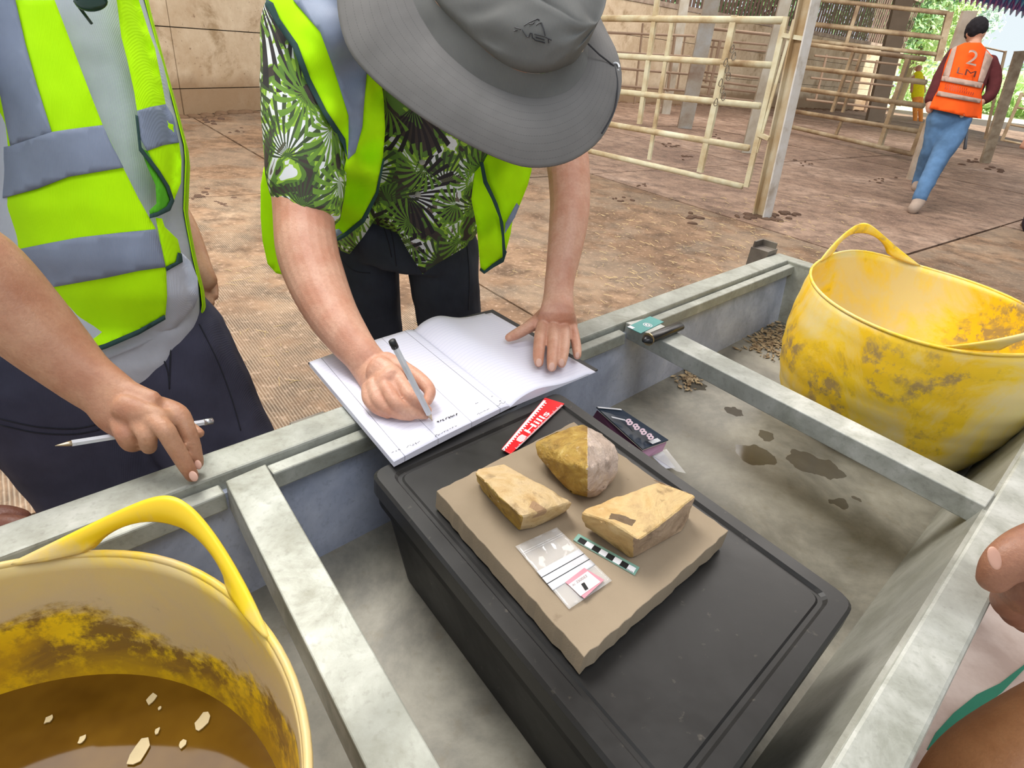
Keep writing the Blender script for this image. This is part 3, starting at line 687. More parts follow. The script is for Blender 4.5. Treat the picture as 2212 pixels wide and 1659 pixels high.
M_tubR = tubmat('yellow_rubber', False); M_tubL = tubmat('yellow_rubber_dirty', True)
tr, ptR = tub('flexible_tub', 'empty yellow rubber tub behind the cross bar in the far end of the trough', .740, 1.070, ZF+.001, .255, .172, .232, math.radians(74), .10, (math.radians(98), math.radians(-82)), .016, M_tubR, shift=(.018, .03), hin=.036, flare=.012)
tl, ptL = tub('flexible_tub', 'yellow rubber tub holding brown water at the lower left', -.285, .118, ZF+.001, .222, .168, .205, math.radians(10), .0, (math.radians(80), math.radians(-100)), .010, M_tubL, bulge=.004, hin=.024, flare=.022)
# water
m_, nt, bs = nodes('brown_water'); v = coords(nt); n1 = noisetex(nt, v, 7, 4)
nt.links.new(ramp(nt, n1, [(.4, (.10, .045, .004)), (.6, (.17, .085, .008))]), bs.inputs['Base Color']); bs.inputs['Roughness'].default_value = .05; bs.inputs['IOR'].default_value = 1.2; bump(nt, bs, noisetex(nt, v, 5, 2), .05, .01)
sw = .47; wv = [ptL(2*math.pi*k/64, sw, .0045) for k in range(64)]; cz = ZF+.222*sw
wo = mesh('muddy_water', [(p.x, p.y, cz) for p in wv]+[(p.x*.98-.285*.02, p.y*.98+.118*.02, cz-.02) for p in wv], [tuple(range(64)), tuple(range(64, 128))[::-1]]+[(k, k+64, (k+1) % 64+64, (k+1) % 64) for k in range(64)], m_, None, False, (-.285, .118, cz))
tag(wo, 'still brown water standing in the lower left tub', 'water')
fl_ = MB()
for (x, y, r) in ((328, 1511, .006), (437, 1560, .008), (300, 1625, .011), (178, 1598, .004), (340, 1580, .003), (105, 1555, .004), (395, 1608, .004), (345, 1530, .002), (565, 1522, .003)):
    q = onz(x, y, cz+.001); nn_ = 9; V = [q+Vector((math.cos(k*2*math.pi/nn_)*r*.7*random.uniform(.6, 1.1), math.sin(k*2*math.pi/nn_)*r*random.uniform(.6, 1.1), 0)) for k in range(nn_)]; fl_.hexa(V, [p+up*.001 for p in V])
tag(fl_.build('floating_flecks', mat('pale_fleck', (.62, .50, .28), 30), None, False, (-.285, .118, cz)), 'pale flecks floating on the brown water', 'flecks', kind='stuff')

# ---------------------------------------------------------------- black box in the trough
BX = empty('storage_box', onz(1300, 1250, ZF), 'large black plastic box with lid standing in the trough under the foam board', 'box')
bL, bT, bR = onz(797, 1017, ZR), onz(1205, 843, ZR), onz(1853, 1298, ZR); bN = bL+bR-bT
cx_ = (bL+bR)/2
def rnd(cs, r, n=5):
    o = []; N_ = len(cs)
    for i in range(N_):
        p = cs[i]; a = (cs[i-1]-p).normalized(); b = (cs[(i+1) % N_]-p).normalized(); p0 = p+a*r; p1 = p+b*r
        for k in range(n+1):
            t = k/n; o.append(p0*(1-t)**2+p*(2*t*(1-t))+p1*t**2)
    return o
def inset(cs, d):
    c = sum(cs, Vector())/len(cs); o = []; N_ = len(cs)
    for i in range(N_):
        a = (cs[i]-cs[i-1]).normalized(); b = (cs[(i+1) % N_]-cs[i]).normalized()
        na = Vector((-a.y, a.x, 0)); nb = Vector((-b.y, b.x, 0))
        if na.dot(c-cs[i]) < 0: na = -na
        if nb.dot(c-cs[i]) < 0: nb = -nb
        bis = (na+nb); o.append(cs[i]+bis*(d/max(.3, 1+na.dot(nb))))
    return o
def plastic(name, col, r0, r1):
    m_, nt, bs = nodes(name); v = coords(nt); n = noisetex(nt, v, 7, 7, .65, .4); n2 = noisetex(nt, v, 90, 4)
    c = mix(nt, ramp(nt, n2, [(.66, (0, 0, 0)), (.76, (.4,)*3)]), ramp(nt, n, [(.35, col), (.7, tuple(x*1.6+.004 for x in col))]), (.16, .14, .11))
    nt.links.new(c, bs.inputs['Base Color']); nt.links.new(ramp(nt, n, [(.35, (r0,)*3), (.65, (r1,)*3)]), bs.inputs['Roughness']); bump(nt, bs, n2, .08, .001); return m_
M_blk = plastic('black_plastic', (.004, .004, .005), .5, .65); M_blk.node_tree.nodes['Principled BSDF'].inputs['Specular IOR Level'].default_value = .25; M_lid = plastic('scuffed_lid', (.013, .0125, .012), .32, .46); M_lid.node_tree.nodes['Principled BSDF'].inputs['Specular IOR Level'].default_value = .4
cs = [bL, bT, bR, bN]
def ring_solid(name, levels, m_, par, bevel=0):
    "stack of rounded quads: list of (inset, z, corner radius)"
    R_ = [[Vector((p.x, p.y, z)) for p in rnd(inset(cs, i_), r)] for i_, z, r in levels]; n = len(R_[0]); V = sum(R_, []); Fs = [tuple(range(n)), tuple(range((len(R_)-1)*n, len(R_)*n))[::-1]]
    for i in range(len(R_)-1):
        for k in range(n): Fs.append((i*n+k, (i+1)*n+k, (i+1)*n+(k+1) % n, i*n+(k+1) % n))
    return mesh(name, V, Fs, m_, par)
ring_solid('body', [(.030, ZF+.002, .02), (.010, ZR-.040, .02)], M_blk, BX)
ring_solid('rim_flange', [(.004, ZR-.040, .02), (.003, ZR-.028, .02)], M_blk, BX)
ring_solid('lid', [(.008, ZR-.0275, .02), (.000, ZR-.024, .018), (.000, ZR-.004, .018), (.003, ZR-.0005, .018), (.019, ZR-.0005, .014), (.022, ZR-.004, .014)], M_lid, BX)
RB = MB()
for i_, z in ((.0225, ZR-.0042),):
    pass
ring_solid('lid_panel', [(.026, ZR-.0040, .012), (.028, ZR-.0022, .012), (.034, ZR-.0022, .012)], M_lid, BX)
# ---------------------------------------------------------------- foam board
zt = ZR+.024
tq = [onz(943, 1060, zt), onz(1240, 911, zt), onz(1574, 1146, zt), onz(1262, 1420, zt)]
V = []; top = []
for i in range(4):
    for k in range(26):
        p = tq[i].lerp(tq[(i+1) % 4], k/26); j = Vector((random.uniform(-1, 1), random.uniform(-1, 1), 0))*(.0009 if k else 0); top.append(p+j)
botm = [Vector((p.x+random.uniform(-.0008, .0008), p.y, ZR+.0005)) for p in top]
m_, nt, bs = nodes('grey_brown_foam'); v = coords(nt); n1 = noisetex(nt, v, 5, 5); n2 = noisetex(nt, v, 700, 3); n3 = noisetex(nt, v, 60, 3)
c = ramp(nt, n1, [(.35, (.265, .208, .142)), (.65, (.32, .252, .175))]); c = mix(nt, ramp(nt, n3, [(.70, (0, 0, 0)), (.80, (.4,)*3)]), c, (.17, .12, .08))
nt.links.new(c, bs.inputs['Base Color']); bs.inputs['Roughness'].default_value = .95; bs.inputs['Specular IOR Level'].default_value = .1; bump(nt, bs, n2, .4, .0008)
fo = MB().hexa(botm, top).build('foam_board', m_, None, False, (tq[0]+tq[2])/2-up*.024, bevel=.0008)
tag(fo, 'square grey brown foam board lying on the black box lid', 'board')
# ---------------------------------------------------------------- three stones
def rock(pts, label, mats, split=None, seed=1, amp=.0012):
    bm = bmesh.new()
    for (x, y, h) in pts: bm.verts.new(onz(x, y, zt+h))
    bmesh.ops.convex_hull(bm, input=bm.verts[:])
    for v_ in [v_ for v_ in bm.verts if not v_.link_faces]: bm.verts.remove(v_)
    bmesh.ops.triangulate(bm, faces=bm.faces)
    sh_ = [e for e in bm.edges if len(e.link_faces) == 2 and e.calc_face_angle(0) > .25]
    bmesh.ops.bevel(bm, geom=sh_, offset=.0012, segments=1, affect='EDGES')
    bmesh.ops.triangulate(bm, faces=bm.faces)
    for _ in range(6):
        long_ = [e for e in bm.edges if e.calc_length() > .0035]
        if not long_: break
        bmesh.ops.subdivide_edges(bm, edges=long_, cuts=1); bmesh.ops.triangulate(bm, faces=bm.faces)
    bm.normal_update()
    for v_ in bm.verts:
        p = v_.co*38+Vector((seed*7.1, 0, 0)); d = noise.noise(p)*1.4+noise.noise(p*2.4)*.7+noise.noise(p*6)*.35-.5*abs(noise.noise(p*.9+Vector((9, 9, 9))))
        if v_.co.z < zt+.0015: d = min(d, 0)*.2
        v_.co += v_.normal*d*amp; v_.co.z = max(v_.co.z, zt+.0002)
    me = bpy.data.meshes.new('flint_stone'); bm.to_mesh(me); bm.free()
    for p_ in me.polygons: p_.use_smooth = True
    me.set_sharp_from_angle(angle=math.radians(24))
    o = link('flint_stone', me, mats, None, False, onz(sum(p[0] for p in pts)/len(pts), sum(p[1] for p in pts)/len(pts), zt))
    if split:
        for f in me.polygons:
            c_ = me.transform and f.center+o.location; f.material_index = split(*pix(c_), f.normal)
    return tag(o, label, 'stone', 'flint stones on the foam board')
def stonemat(name, stops, patch=None, pc=(.10, .06, .03), sc=16, hl=(.62, .48, .28)):
    m_, nt, bs = nodes(name); g = N(nt, 'ShaderNodeNewGeometry').outputs['Position']; n1 = noisetex(nt, g, sc, 8, .65, 1.2); n2 = noisetex(nt, g, 90, 6, .7); n3 = noisetex(nt, g, 34, 5)
    c = ramp(nt, n1, stops); c = mix(nt, ramp(nt, n2, [(.60, (0, 0, 0)), (.70, (.6,)*3)]), c, hl); c = mix(nt, ramp(nt, n3, [(.58, (0, 0, 0)), (.66, (.55,)*3)]), c, tuple(x*.5 for x in stops[0][1]))
    if patch:
        for (x, y, h, rx, ry) in patch:
            q = onz(x, y, zt+h); dn = N(nt, 'ShaderNodeVectorMath', operation='SUBTRACT'); nt.links.new(g, dn.inputs[0]); dn.inputs[1].default_value = q
            ux = (onz(x+40, y+16, zt+h)-q).normalized(); uy = (onz(x-12, y+40, zt+h)-q).normalized(); ks = []
            for u_, r in ((ux, rx), (uy, ry)):
                d_ = N(nt, 'ShaderNodeVectorMath', operation='DOT_PRODUCT'); nt.links.new(dn.outputs[0], d_.inputs[0]); d_.inputs[1].default_value = u_; ks.append(math_(nt, 'LESS_THAN', math_(nt, 'ADD', math_(nt, 'ABSOLUTE', d_.outputs['Value']), math_(nt, 'MULTIPLY', math_(nt, 'SUBTRACT', n2, .5), .004)), r))
            sz = N(nt, 'ShaderNodeSeparateXYZ'); nt.links.new(g, sz.inputs[0]); ks[0] = math_(nt, 'MULTIPLY', ks[0], math_(nt, 'GREATER_THAN', sz.outputs['Z'], zt+h-.010))
            c = mix(nt, math_(nt, 'MULTIPLY', math_(nt, 'MULTIPLY', ks[0], ks[1]), .92), c, pc)
    nt.links.new(c, bs.inputs['Base Color']); bs.inputs['Roughness'].default_value = .55; bump(nt, bs, math_(nt, 'ADD', n1, math_(nt, 'MULTIPLY', n2, .8)), .9, .004); return m_
M_s1 = stonemat('tan_flint', [(.3, (.32, .18, .055)), (.43, (.50, .33, .14)), (.55, (.58, .42, .22)), (.7, (.46, .32, .18))], [(1168, 1100, .034, .010, .005)], (.34, .20, .10))
M_s2 = stonemat('golden_rind', [(.3, (.20, .10, .012)), (.48, (.36, .21, .03)), (.6, (.46, .30, .06)), (.75, (.66, .50, .22))], sc=30)
M_s3 = stonemat('pinkish_flint', [(.3, (.42, .31, .24)), (.5, (.52, .41, .34)), (.7, (.62, .48, .34))])
M_s4 = stonemat('honey_flint', [(.3, (.28, .15, .04)), (.43, (.50, .31, .11)), (.55, (.60, .42, .19)), (.7, (.42, .27, .12))], [(1343, 1124, .042, .0115, .0055)])
rock([(1032, 1013, .026), (1089, 1003, .029), (1141, 1034, .036), (1238, 1084, .026), (1228, 1098, .020), (1128, 1117, .036), (1076, 1072, .040), (1028, 1023, .032), (1062, 1040, .040), (1150, 1085, .038),
      (1048, 1040, 0), (1100, 1040, 0), (1160, 1070, 0), (1225, 1104, 0), (1195, 1121, 0), (1152, 1141, 0), (1121, 1146, 0), (1094, 1119, 0), (1045, 1064, 0), (1030, 1040, .003)],
     'flat tan flint with blocky brown left edge, the left stone on the board', [M_s1, M_s2], lambda x, y, n: 1 if (n.z < .55 and n.x < .2 and y-1024 > (x-1036)*.95) else 0, 1)
rock([(1256, 918, .045), (1268, 921, .050), (1269, 965, .066), (1268, 1012, .062), (1269, 1060, .030), (1156, 955, .028), (1186, 941, .034), (1215, 928, .038), (1160, 985, .020), (1191, 1012, .014), (1221, 1043, .010), (1238, 1066, .008), (1300, 934, .042), (1330, 962, .036),
      (1337, 990, .030), (1333, 1022, .020), (1308, 1058, .012), (1289, 1073, .006), (1270, 1077, .002), (1175, 998, 0), (1200, 1020, 0), (1235, 1066, 0), (1310, 1050, 0), (1325, 1020, 0), (1300, 980, 0), (1230, 990, 0)],
     'tall ridged flint, golden rind left and pinkish grey face right', [M_s2, M_s3], lambda x, y, n: 1 if x > 1269 else 0, 2, .0017)
rock([(1256, 1108, .034), (1264, 1098, .036), (1320, 1078, .038), (1423, 1040, .042), (1442, 1048, .042), (1503, 1070, .040), (1497, 1088, .034), (1416, 1142, .042), (1380, 1166, .042), (1322, 1128, .044), (1256, 1120, .026),
      (1264, 1136, .006), (1294, 1158, 0), (1347, 1196, 0), (1363, 1206, 0), (1378, 1200, 0), (1416, 1178, 0), (1472, 1148, 0), (1484, 1118, 0), (1440, 1090, 0), (1330, 1130, 0)],
     'honey coloured angular flint with a dark brown patch, the right stone', [M_s4, stonemat('shaded_flint_side', [(.3, (.26, .16, .09)), (.55, (.42, .29, .19)), (.75, (.52, .37, .22))], sc=30)], lambda x, y, n: 1 if (n.z < .5 and x > 1368) else 0, 3)  # right side faces use a darker copy, shade put into the colour
# ---------------------------------------------------------------- small things
def onq(x, y, z): return onz(x, y, z)
def slab(name, q, z, th, m_, par=None, loc=None, bevel=0):
    b = [onz(x, y, z) for x, y in q]; return MB().hexa(b, [p+up*th for p in b]).build(name, m_, par, False, loc if loc is not None else (None if par is not None else sum(b, Vector())/len(b)), bevel)
def plain(name, col, rough=.5, metal=0, trans=0, ior=1.45, coat=0):
    m_, nt, bs = nodes(name); bs.inputs['Base Color'].default_value = (*col, 1); bs.inputs['Roughness'].default_value = rough; bs.inputs['Metallic'].default_value = metal; bs.inputs['Transmission Weight'].default_value = trans; bs.inputs['IOR'].default_value = ior; bs.inputs['Coat Weight'].default_value = coat
    v = coords(nt); n = noisetex(nt, v, 40, 3); nt.links.new(ramp(nt, n, [(.3, tuple(c*.94 for c in col)), (.7, tuple(min(1, c*1.04) for c in col))]), bs.inputs['Base Color']); return m_
def text(name, body, x0, y0, x1, y1, hpx, z, m_, par, th=.0004, bold=0.0, skew=None, up_dir=None):
    "lettering from pixel (x0,y0) to (x1,y1) as baseline on plane z"
    cu_ = bpy.data.curves.new('t', 'FONT'); cu_.body = body; cu_.size = 1; cu_.offset = bold; cu_.extrude = 0
    o = bpy.data.objects.new('t', cu_); COL.objects.link(o); dg = bpy.context.evaluated_depsgraph_get(); me = bpy.data.meshes.new_from_object(o.evaluated_get(dg)); bpy.data.objects.remove(o, do_unlink=True)
    A = onz(x0, y0, z); B = onz(x1, y1, z); u = B-A; vx = [v_.co.x for v_ in me.vertices]; w0, w1 = min(vx), max(vx)
    vy = [v_.co.y for v_ in me.vertices]; h1 = max(vy)
    dirx = u/(w1-w0); q = onz(*(up_dir), z)-A if up_dir else Vector((-u.y, u.x, 0)).normalized()*(hpx*dep_of(A)/F); diry = q/h1
    for v_ in me.vertices: v_.co = A+dirx*(v_.co.x-w0)+diry*v_.co.y+up*th
    return link(name, me, m_, par)
M_white = plain('white_print', (.80, .80, .82)); M_black = plain('black_print', (.012, .012, .013)); M_red = plain('red_plastic', (.72, .012, .018), .25)
# red ruler
zr = ZR+.0006
rl = empty('ruler', onz(1150, 920, zr), 'red plastic ruler with white name lying across the box lid', 'ruler')
rq = [(1083, 972), (1177, 861), (1219, 874), (1103, 983)]
slab('ruler_body', rq, zr, .002, M_red, rl, bevel=.0004)
zt2 = zr+.0021
P_ = lambda u, v_: (rq[0][0]+(rq[1][0]-rq[0][0])*u+(rq[3][0]-rq[0][0])*v_+((rq[2][0]-rq[1][0])-(rq[3][0]-rq[0][0]))*u*v_, rq[0][1]+(rq[1][1]-rq[0][1])*u+(rq[3][1]-rq[0][1])*v_+((rq[2][1]-rq[1][1])-(rq[3][1]-rq[0][1]))*u*v_)
mk = MB(); b = [onz(*P_(u, v_), zt2) for u, v_ in ((0.01, .0), (.97, .0), (.97, .13), (0.01, .17))]; mk.hexa(b, [p+up*.0002 for p in b])
for i in range(23):
    c_ = onz(*P_(.02+i*.0415, .19), zt2); R_ = [(c_+Vector((math.cos(a)*.0016, math.sin(a)*.0016, 0))) for a in [k*math.pi/4 for k in range(8)]]; mk.hexa(R_, [p+up*.0002 for p in R_])
for i in range(60):
    u = .12+i*.0145; l_ = .12 if i % 5 else .2; b = [onz(*P_(uu, vv), zt2) for uu, vv in ((u, 1-l_), (u+.005, 1-l_), (u+.005, .985), (u, .985))]; mk.hexa(b, [p+up*.0002 for p in b])
mk.build('scale_marks', M_white, rl)
text('printed_name', 'Hills', *P_(.40, .78), *P_(.80, .80), 18, zt2, M_white, rl, bold=.012, up_dir=P_(.41, .33))
lg = MB(); c_ = onz(*P_(.29, .60), zt2); ex = (onz(*P_(.37, .60), zt2)-c_)*.95; ey = (onz(*P_(.29, .88), zt2)-c_)*.95
def disc(mb, f0, f1, n=20, th=.0002):
    pass
for j in range(-2, 3):
    a0, a1 = j*.36-.13, j*.36+.13; pts = []
    for k in range(9):
        t = -1+2*k/8; w_ = math.sqrt(max(0, 1-t*t)); pts.append((t, a0*w_*1.1))
    for k in range(8, -1, -1):
        t = -1+2*k/8; w_ = math.sqrt(max(0, 1-t*t)); pts.append((t, a1*w_*1.1))
    b = [c_+ex*t+ey*s_ for t, s_ in pts[1:8]+pts[10:17]]; lg.hexa(b, [p+up*.0002 for p in b])
lg.build('round_emblem', M_white, rl)
# photographic scale bar
sbr = empty('scale_bar', onz(1310, 1200, zt), 'small black and white chequered scale bar in greenish clear plastic', 'scale bar'); sq_ = [(1238, 1168), (1249, 1155), (1381, 1228), (1371, 1244)]
slab('clear_plastic', sq_, zt+.0004, .0018, plain('green_clear', (.22, .50, .42), .15, 0, .35), sbr, bevel=.0003)
S_ = lambda u, v_: (sq_[0][0]*(1-u)*(1-v_)+sq_[1][0]*(1-u)*v_+sq_[2][0]*u*v_+sq_[3][0]*u*(1-v_), sq_[0][1]*(1-u)*(1-v_)+sq_[1][1]*(1-u)*v_+sq_[2][1]*u*v_+sq_[3][1]*u*(1-v_))
for i in range(8):
    u0, u1 = .05+i*.114, .05+(i+1)*.114; slab('printed_square', [S_(u0, .20), S_(u0, .84), S_(u1, .84), S_(u1, .20)], zt+.0023, .0002, M_black if i % 2 == 0 else M_white, sbr)
tk = MB()
for i in range(11):
    u = .73+i*.021; b = [onz(*S_(uu, vv), zt+.0025) for uu, vv in ((u, .20), (u+.007, .20), (u+.007, .32), (u, .32))]; tk.hexa(b, [p+up*.0002 for p in b])
tk.build('tick_marks', M_black, sbr)
# specimen bag
bg_ = empty('specimen_bag', onz(1215, 1230, zt), 'clear zip bag with lined write-on panel and pink edged number label', 'bag')
bq = [(1113, 1180), (1203, 1139), (1322, 1254), (1229, 1316)]
B_ = lambda u, v_: (bq[0][0]*(1-u)*(1-v_)+bq[1][0]*u*(1-v_)+bq[2][0]*u*v_+bq[3][0]*(1-u)*v_, bq[0][1]*(1-u)*(1-v_)+bq[1][1]*u*(1-v_)+bq[2][1]*u*v_+bq[3][1]*(1-u)*v_)
def bagz(u, v_): return zt+.0026+.0016*noise.noise(Vector((u*3.2, v_*4, .3)))+.0012*noise.noise(Vector((u*9, v_*7, 2)))*(1.6 if v_ < .3 else .7)
m_, nt, bs = nodes('clear_film'); bs.inputs['Base Color'].default_value = (.93, .91, .88, 1); bs.inputs['Roughness'].default_value = .10; bs.inputs['Alpha'].default_value = .30; bs.inputs['Specular IOR Level'].default_value = 1.0; bs.inputs['Coat Weight'].default_value = .6
def bagsheet(name, u0, u1, v0, v1, m_, dz=0, nu=14, nv=18):
    V = [onz(*B_(u0+(u1-u0)*i/nu, v0+(v1-v0)*j/nv), bagz(u0+(u1-u0)*i/nu, v0+(v1-v0)*j/nv)+dz) for j in range(nv+1) for i in range(nu+1)]
    Fs = [(j*(nu+1)+i, j*(nu+1)+i+1, (j+1)*(nu+1)+i+1, (j+1)*(nu+1)+i)[::-1] for j in range(nv) for i in range(nu)]
    o = mesh(name, V, Fs, m_, bg_, True); s = o.modifiers.new('s', 'SOLIDIFY'); s.thickness = .0002; return o
bagsheet('film', 0, 1, 0, 1, m_); bagsheet('write_on_panel', 0, 1, .40, .70, plain('white_panel', (.60, .60, .62), .25), .0003)
for v_ in (.49, .59): bagsheet('panel_line', .0, 1, v_, v_+.008, M_black, .0006, 14, 1)
for v_ in (.10, .125): bagsheet('zip_seal', 0, 1, v_, v_+.012, m_, .0006, 14, 1)
lb = slab('number_label', [(1221, 1258), (1262, 1227), (1305, 1253), (1262, 1293)], zt+.0044, .0003, plain('pink_edge', (.62, .26, .31), .4), bg_)
slab('label_face', [(1228, 1263), (1269, 1234), (1297, 1257), (1254, 1288)], zt+.0048, .0002, plain('label_white', (.74, .66, .66), .4), lb)
text('label_number', '1', 1264, 1276, 1271, 1272, 14, zt+.0051, M_black, lb, up_dir=(1255, 1262))
text('label_code', '250052', 1246, 1261, 1269, 1246, 6, zt+.0051, plain('grey_print', (.25, .22, .22)), lb, up_dir=(1243, 1256))
text('label_initials', 'AC', 1237, 1267, 1244, 1263, 5, zt+.0051, plain('grey_print', (.25, .22, .22)), lb, up_dir=(1235, 1263))
# card and black vaping pen on the bar
cdm = empty('plastic_card', onz(1395, 702, ZR+.001), 'teal card with white round emblem lying on the bar end', 'card')
slab('card_body', [(1354, 707), (1404, 684), (1434, 696), (1384, 721)], ZR+.0012, .001, plain('teal', (.03, .27, .25), .35), cdm)
em = MB(); c_ = onz(1399, 702, ZR+.0024)
for rr0, rr1 in ((.0075, .009), (.0035, .0055)):
    for k in range(20):
        a, b = k*math.pi/10, (k+1)*math.pi/10; q = [c_+Vector((math.cos(t)*r, math.sin(t)*r, 0)) for t, r in ((a, rr0), (a, rr1), (b, rr1), (b, rr0))]; em.hexa(q, [p+up*.0002 for p in q])
for dx in (-.002, .002): q = [c_+Vector((dx-.0008, -.004, 0)), c_+Vector((dx+.0008, -.004, 0)), c_+Vector((dx+.0008, .004, 0)), c_+Vector((dx-.0008, .004, 0))]; em.hexa(q, [p+up*.0002 for p in q])
em.build('emblem', M_white, cdm); slab('white_strip', [(1355, 706), (1361, 703), (1372, 708), (1366, 711)], ZR+.0024, .0003, M_white, cdm)
vp = empty('vaping_pen', onz(1430, 720, ZR), 'black pocket vaping pen lying over the teal card', 'pen'); A_, B_2 = onz(1395, 735, ZR+.010), onz(1467, 704, ZR+.010)
mb = MB(); t_ = (B_2-A_).normalized(); n_2 = Vector((-t_.y, t_.x, 0)); ring = lambda p, a, b: [p+n_2*a*math.cos(k*math.pi/6)+up*b*math.sin(k*math.pi/6) for k in range(12)]
secs = [(A_-t_*.008, .003, .002), (A_, .0085, .0055), (A_+t_*.006, .0115, .0075), (B_2, .0115, .0075), (B_2+t_*.003, .010, .006)]
V = sum([ring(*s) for s in secs], []); Fs = [(i*12+k, i*12+(k+1) % 12, (i+1)*12+(k+1) % 12, (i+1)*12+k) for i in range(len(secs)-1) for k in range(12)]+[tuple(range(12))[::-1], tuple(range((len(secs)-1)*12, len(secs)*12))]
mesh('barrel', V, Fs, plain('satin_black', (.012, .012, .013), .28), vp, True); MB().tube([A_+t_*.0065, A_+t_*.0085], .0118, 12).build('ring', plain('brass', (.5, .38, .2), .3, .8), vp)
# striped leaflet sleeve leaning between box and trough floor
lf_ = empty('leaflet', onz(1365, 925, ZF), 'dark teal and pink printed cardboard sleeve beside the black box', 'packet')
def quad3(name, pts, th, m_, par): # pts: (x,y,z)
    b = [onz(*p) for p in pts]; return MB().hexa([p-up*th for p in b], b).build(name, m_, par)
quad3('printed_flap', [(1288, 879, .605), (1343, 884, .605), (1444, 950, .585), (1388, 970, .585)], .002, plain('dark_teal_card', (.035, .05, .075), .35), lf_)
quad3('pink_inside', [(1290, 886, .598), (1388, 974, .575), (1362, 985, .56), (1278, 905, .575)], .002, plain('plum_card', (.16, .05, .10), .5), lf_)
quad3('pink_flap', [(1386, 974, .575), (1440, 954, .578), (1432, 972, .56), (1392, 990, .56)], .002, plain('pink_card', (.62, .34, .50), .5), lf_)
for i in range(4):
    text('printed_digit', '8', 1357+i*15, 920+i*10.5, 1369+i*15, 915+i*10.5, 12, .607-.004*i+.0015, plain('pink_white', (.8, .6, .68)), lf_, up_dir=(1349+i*15, 908+i*10.5), bold=.03)
quad3('white_band', [(1290, 878, .6065), (1341, 883, .6065), (1344, 886, .6065), (1293, 881, .6065)], .0004, M_white, lf_)
quad3('white_band', [(1320, 899, .6040), (1350, 906, .6040), (1352, 909, .6040), (1322, 902, .6040)], .0004, M_white, lf_)
quad3('white_band', [(1400, 953, .590), (1420, 946, .590), (1428, 952, .5885), (1410, 959, .5885)], .0004, M_white, lf_)
pbag = empty('small_clear_bag', onz(1440, 1005, ZF), 'small clear bag with white paper lying beside the box', 'bag')
quad3('paper', [(1405, 982, ZF+.012), (1432, 975, ZF+.012), (1458, 1010, ZF+.008), (1436, 1012, ZF+.008)], .001, plain('paper_white', (.72, .72, .78)), pbag)
quad3('film', [(1400, 978, ZF+.014), (1440, 970, ZF+.014), (1482, 1022, ZF+.009), (1462, 1018, ZF+.009)], .0004, m_, pbag)
# notebook
nbk = empty('notebook', onz(980, 850, ZR), 'open ruled ledger with black cover resting on trough rim and black box', 'notebook')
zc = ZR+.0008
slab('cover_board', [(666, 786), (890, 716), (1103, 884), (850, 1004)], zc, .0025, M_black, nbk); slab('cover_board', [(900, 712), (1064, 671), (1291, 801), (1112, 878)], zc, .0025, M_black, nbk)
slab('spine', [(886, 716), (904, 711), (1116, 878), (1101, 886)], zc-.0005, .0022, M_black, nbk)
def pagemat(name, cols):
    m_, nt, bs = nodes(name); uv = N(nt, 'ShaderNodeUVMap'); s = N(nt, 'ShaderNodeSeparateXYZ'); nt.links.new(uv.outputs[0], s.inputs[0]); u, v_ = s.outputs['X'], s.outputs['Y']
    ln = math_(nt, 'LESS_THAN', math_(nt, 'FRACT', math_(nt, 'MULTIPLY', v_, 36.0)), .09); ln = math_(nt, 'MULTIPLY', ln, math_(nt, 'MULTIPLY', math_(nt, 'GREATER_THAN', v_, .06), math_(nt, 'LESS_THAN', v_, .95)))
    c = mix(nt, math_(nt, 'MULTIPLY', ln, .32), (.75, .75, .86), (.40, .42, .66))
    for (uc, a, wd_) in cols:
        k = math_(nt, 'LESS_THAN', math_(nt, 'ABSOLUTE', math_(nt, 'SUBTRACT', math_(nt, 'ADD', u, math_(nt, 'MULTIPLY', v_, a)), uc)), wd_); c = mix(nt, math_(nt, 'MULTIPLY', k, .75), c, (.07, .07, .12))
    nt.links.new(c, bs.inputs['Base Color']); bs.inputs['Roughness'].default_value = .6; return m_
def page(name, q, zf, m_, nu=40, nv=24, thick=.007):
    P = lambda u, v_: (q[0][0]*(1-u)*(1-v_)+q[1][0]*u*(1-v_)+q[2][0]*u*v_+q[3][0]*(1-u)*v_, q[0][1]*(1-u)*(1-v_)+q[1][1]*u*(1-v_)+q[2][1]*u*v_+q[3][1]*(1-u)*v_)
    base = [onz(*P(u, v_), zc+.010) for u, v_ in ((0, 0), (1, 0), (1, 1), (0, 1))]
    V = []; UV = []
    for layer in (0, 1):
        for j in range(nv+1):
            for i in range(nu+1):
                u, v_ = i/nu, j/nv; p = base[0]*(1-u)*(1-v_)+base[1]*u*(1-v_)+base[2]*u*v_+base[3]*(1-u)*v_; z = zf(u, v_); p = Vector((p.x, p.y, (zc+z) if layer == 0 else zc+.0028)); V.append(p); UV.append((u, v_))
    n = (nu+1)*(nv+1); Fs = []
    for j in range(nv):
        for i in range(nu):
            a = j*(nu+1)+i; f = (a, a+nu+1, a+nu+2, a+1); Fs.append(f); Fs.append(tuple(x+n for x in f[::-1]))
    def side(ids):
        for a, b in zip(ids[:-1], ids[1:]): Fs.append((a, b, b+n, a+n))
    side([i for i in range(nu+1)]); side([nv*(nu+1)+i for i in range(nu, -1, -1)]); side([j*(nu+1) for j in range(nv, -1, -1)]); side([j*(nu+1)+nu for j in range(nv+1)])
    o = mesh(name, V, Fs, m_, nbk, True); ul = o.data.uv_layers.new(name='UVMap')
    for l in o.data.loops: ul.data[l.index].uv = UV[l.vertex_index]
    for p in o.data.polygons: p.use_smooth = abs(p.normal.z) > .3
    return o
Mp1 = pagemat('ruled_paper_columns', [(.10, 0.02, .0022), (.34, 0.0, .0018), (.66, .03, .0018), (.90, .0, .0026)]); Mp2 = pagemat('ruled_paper', [])
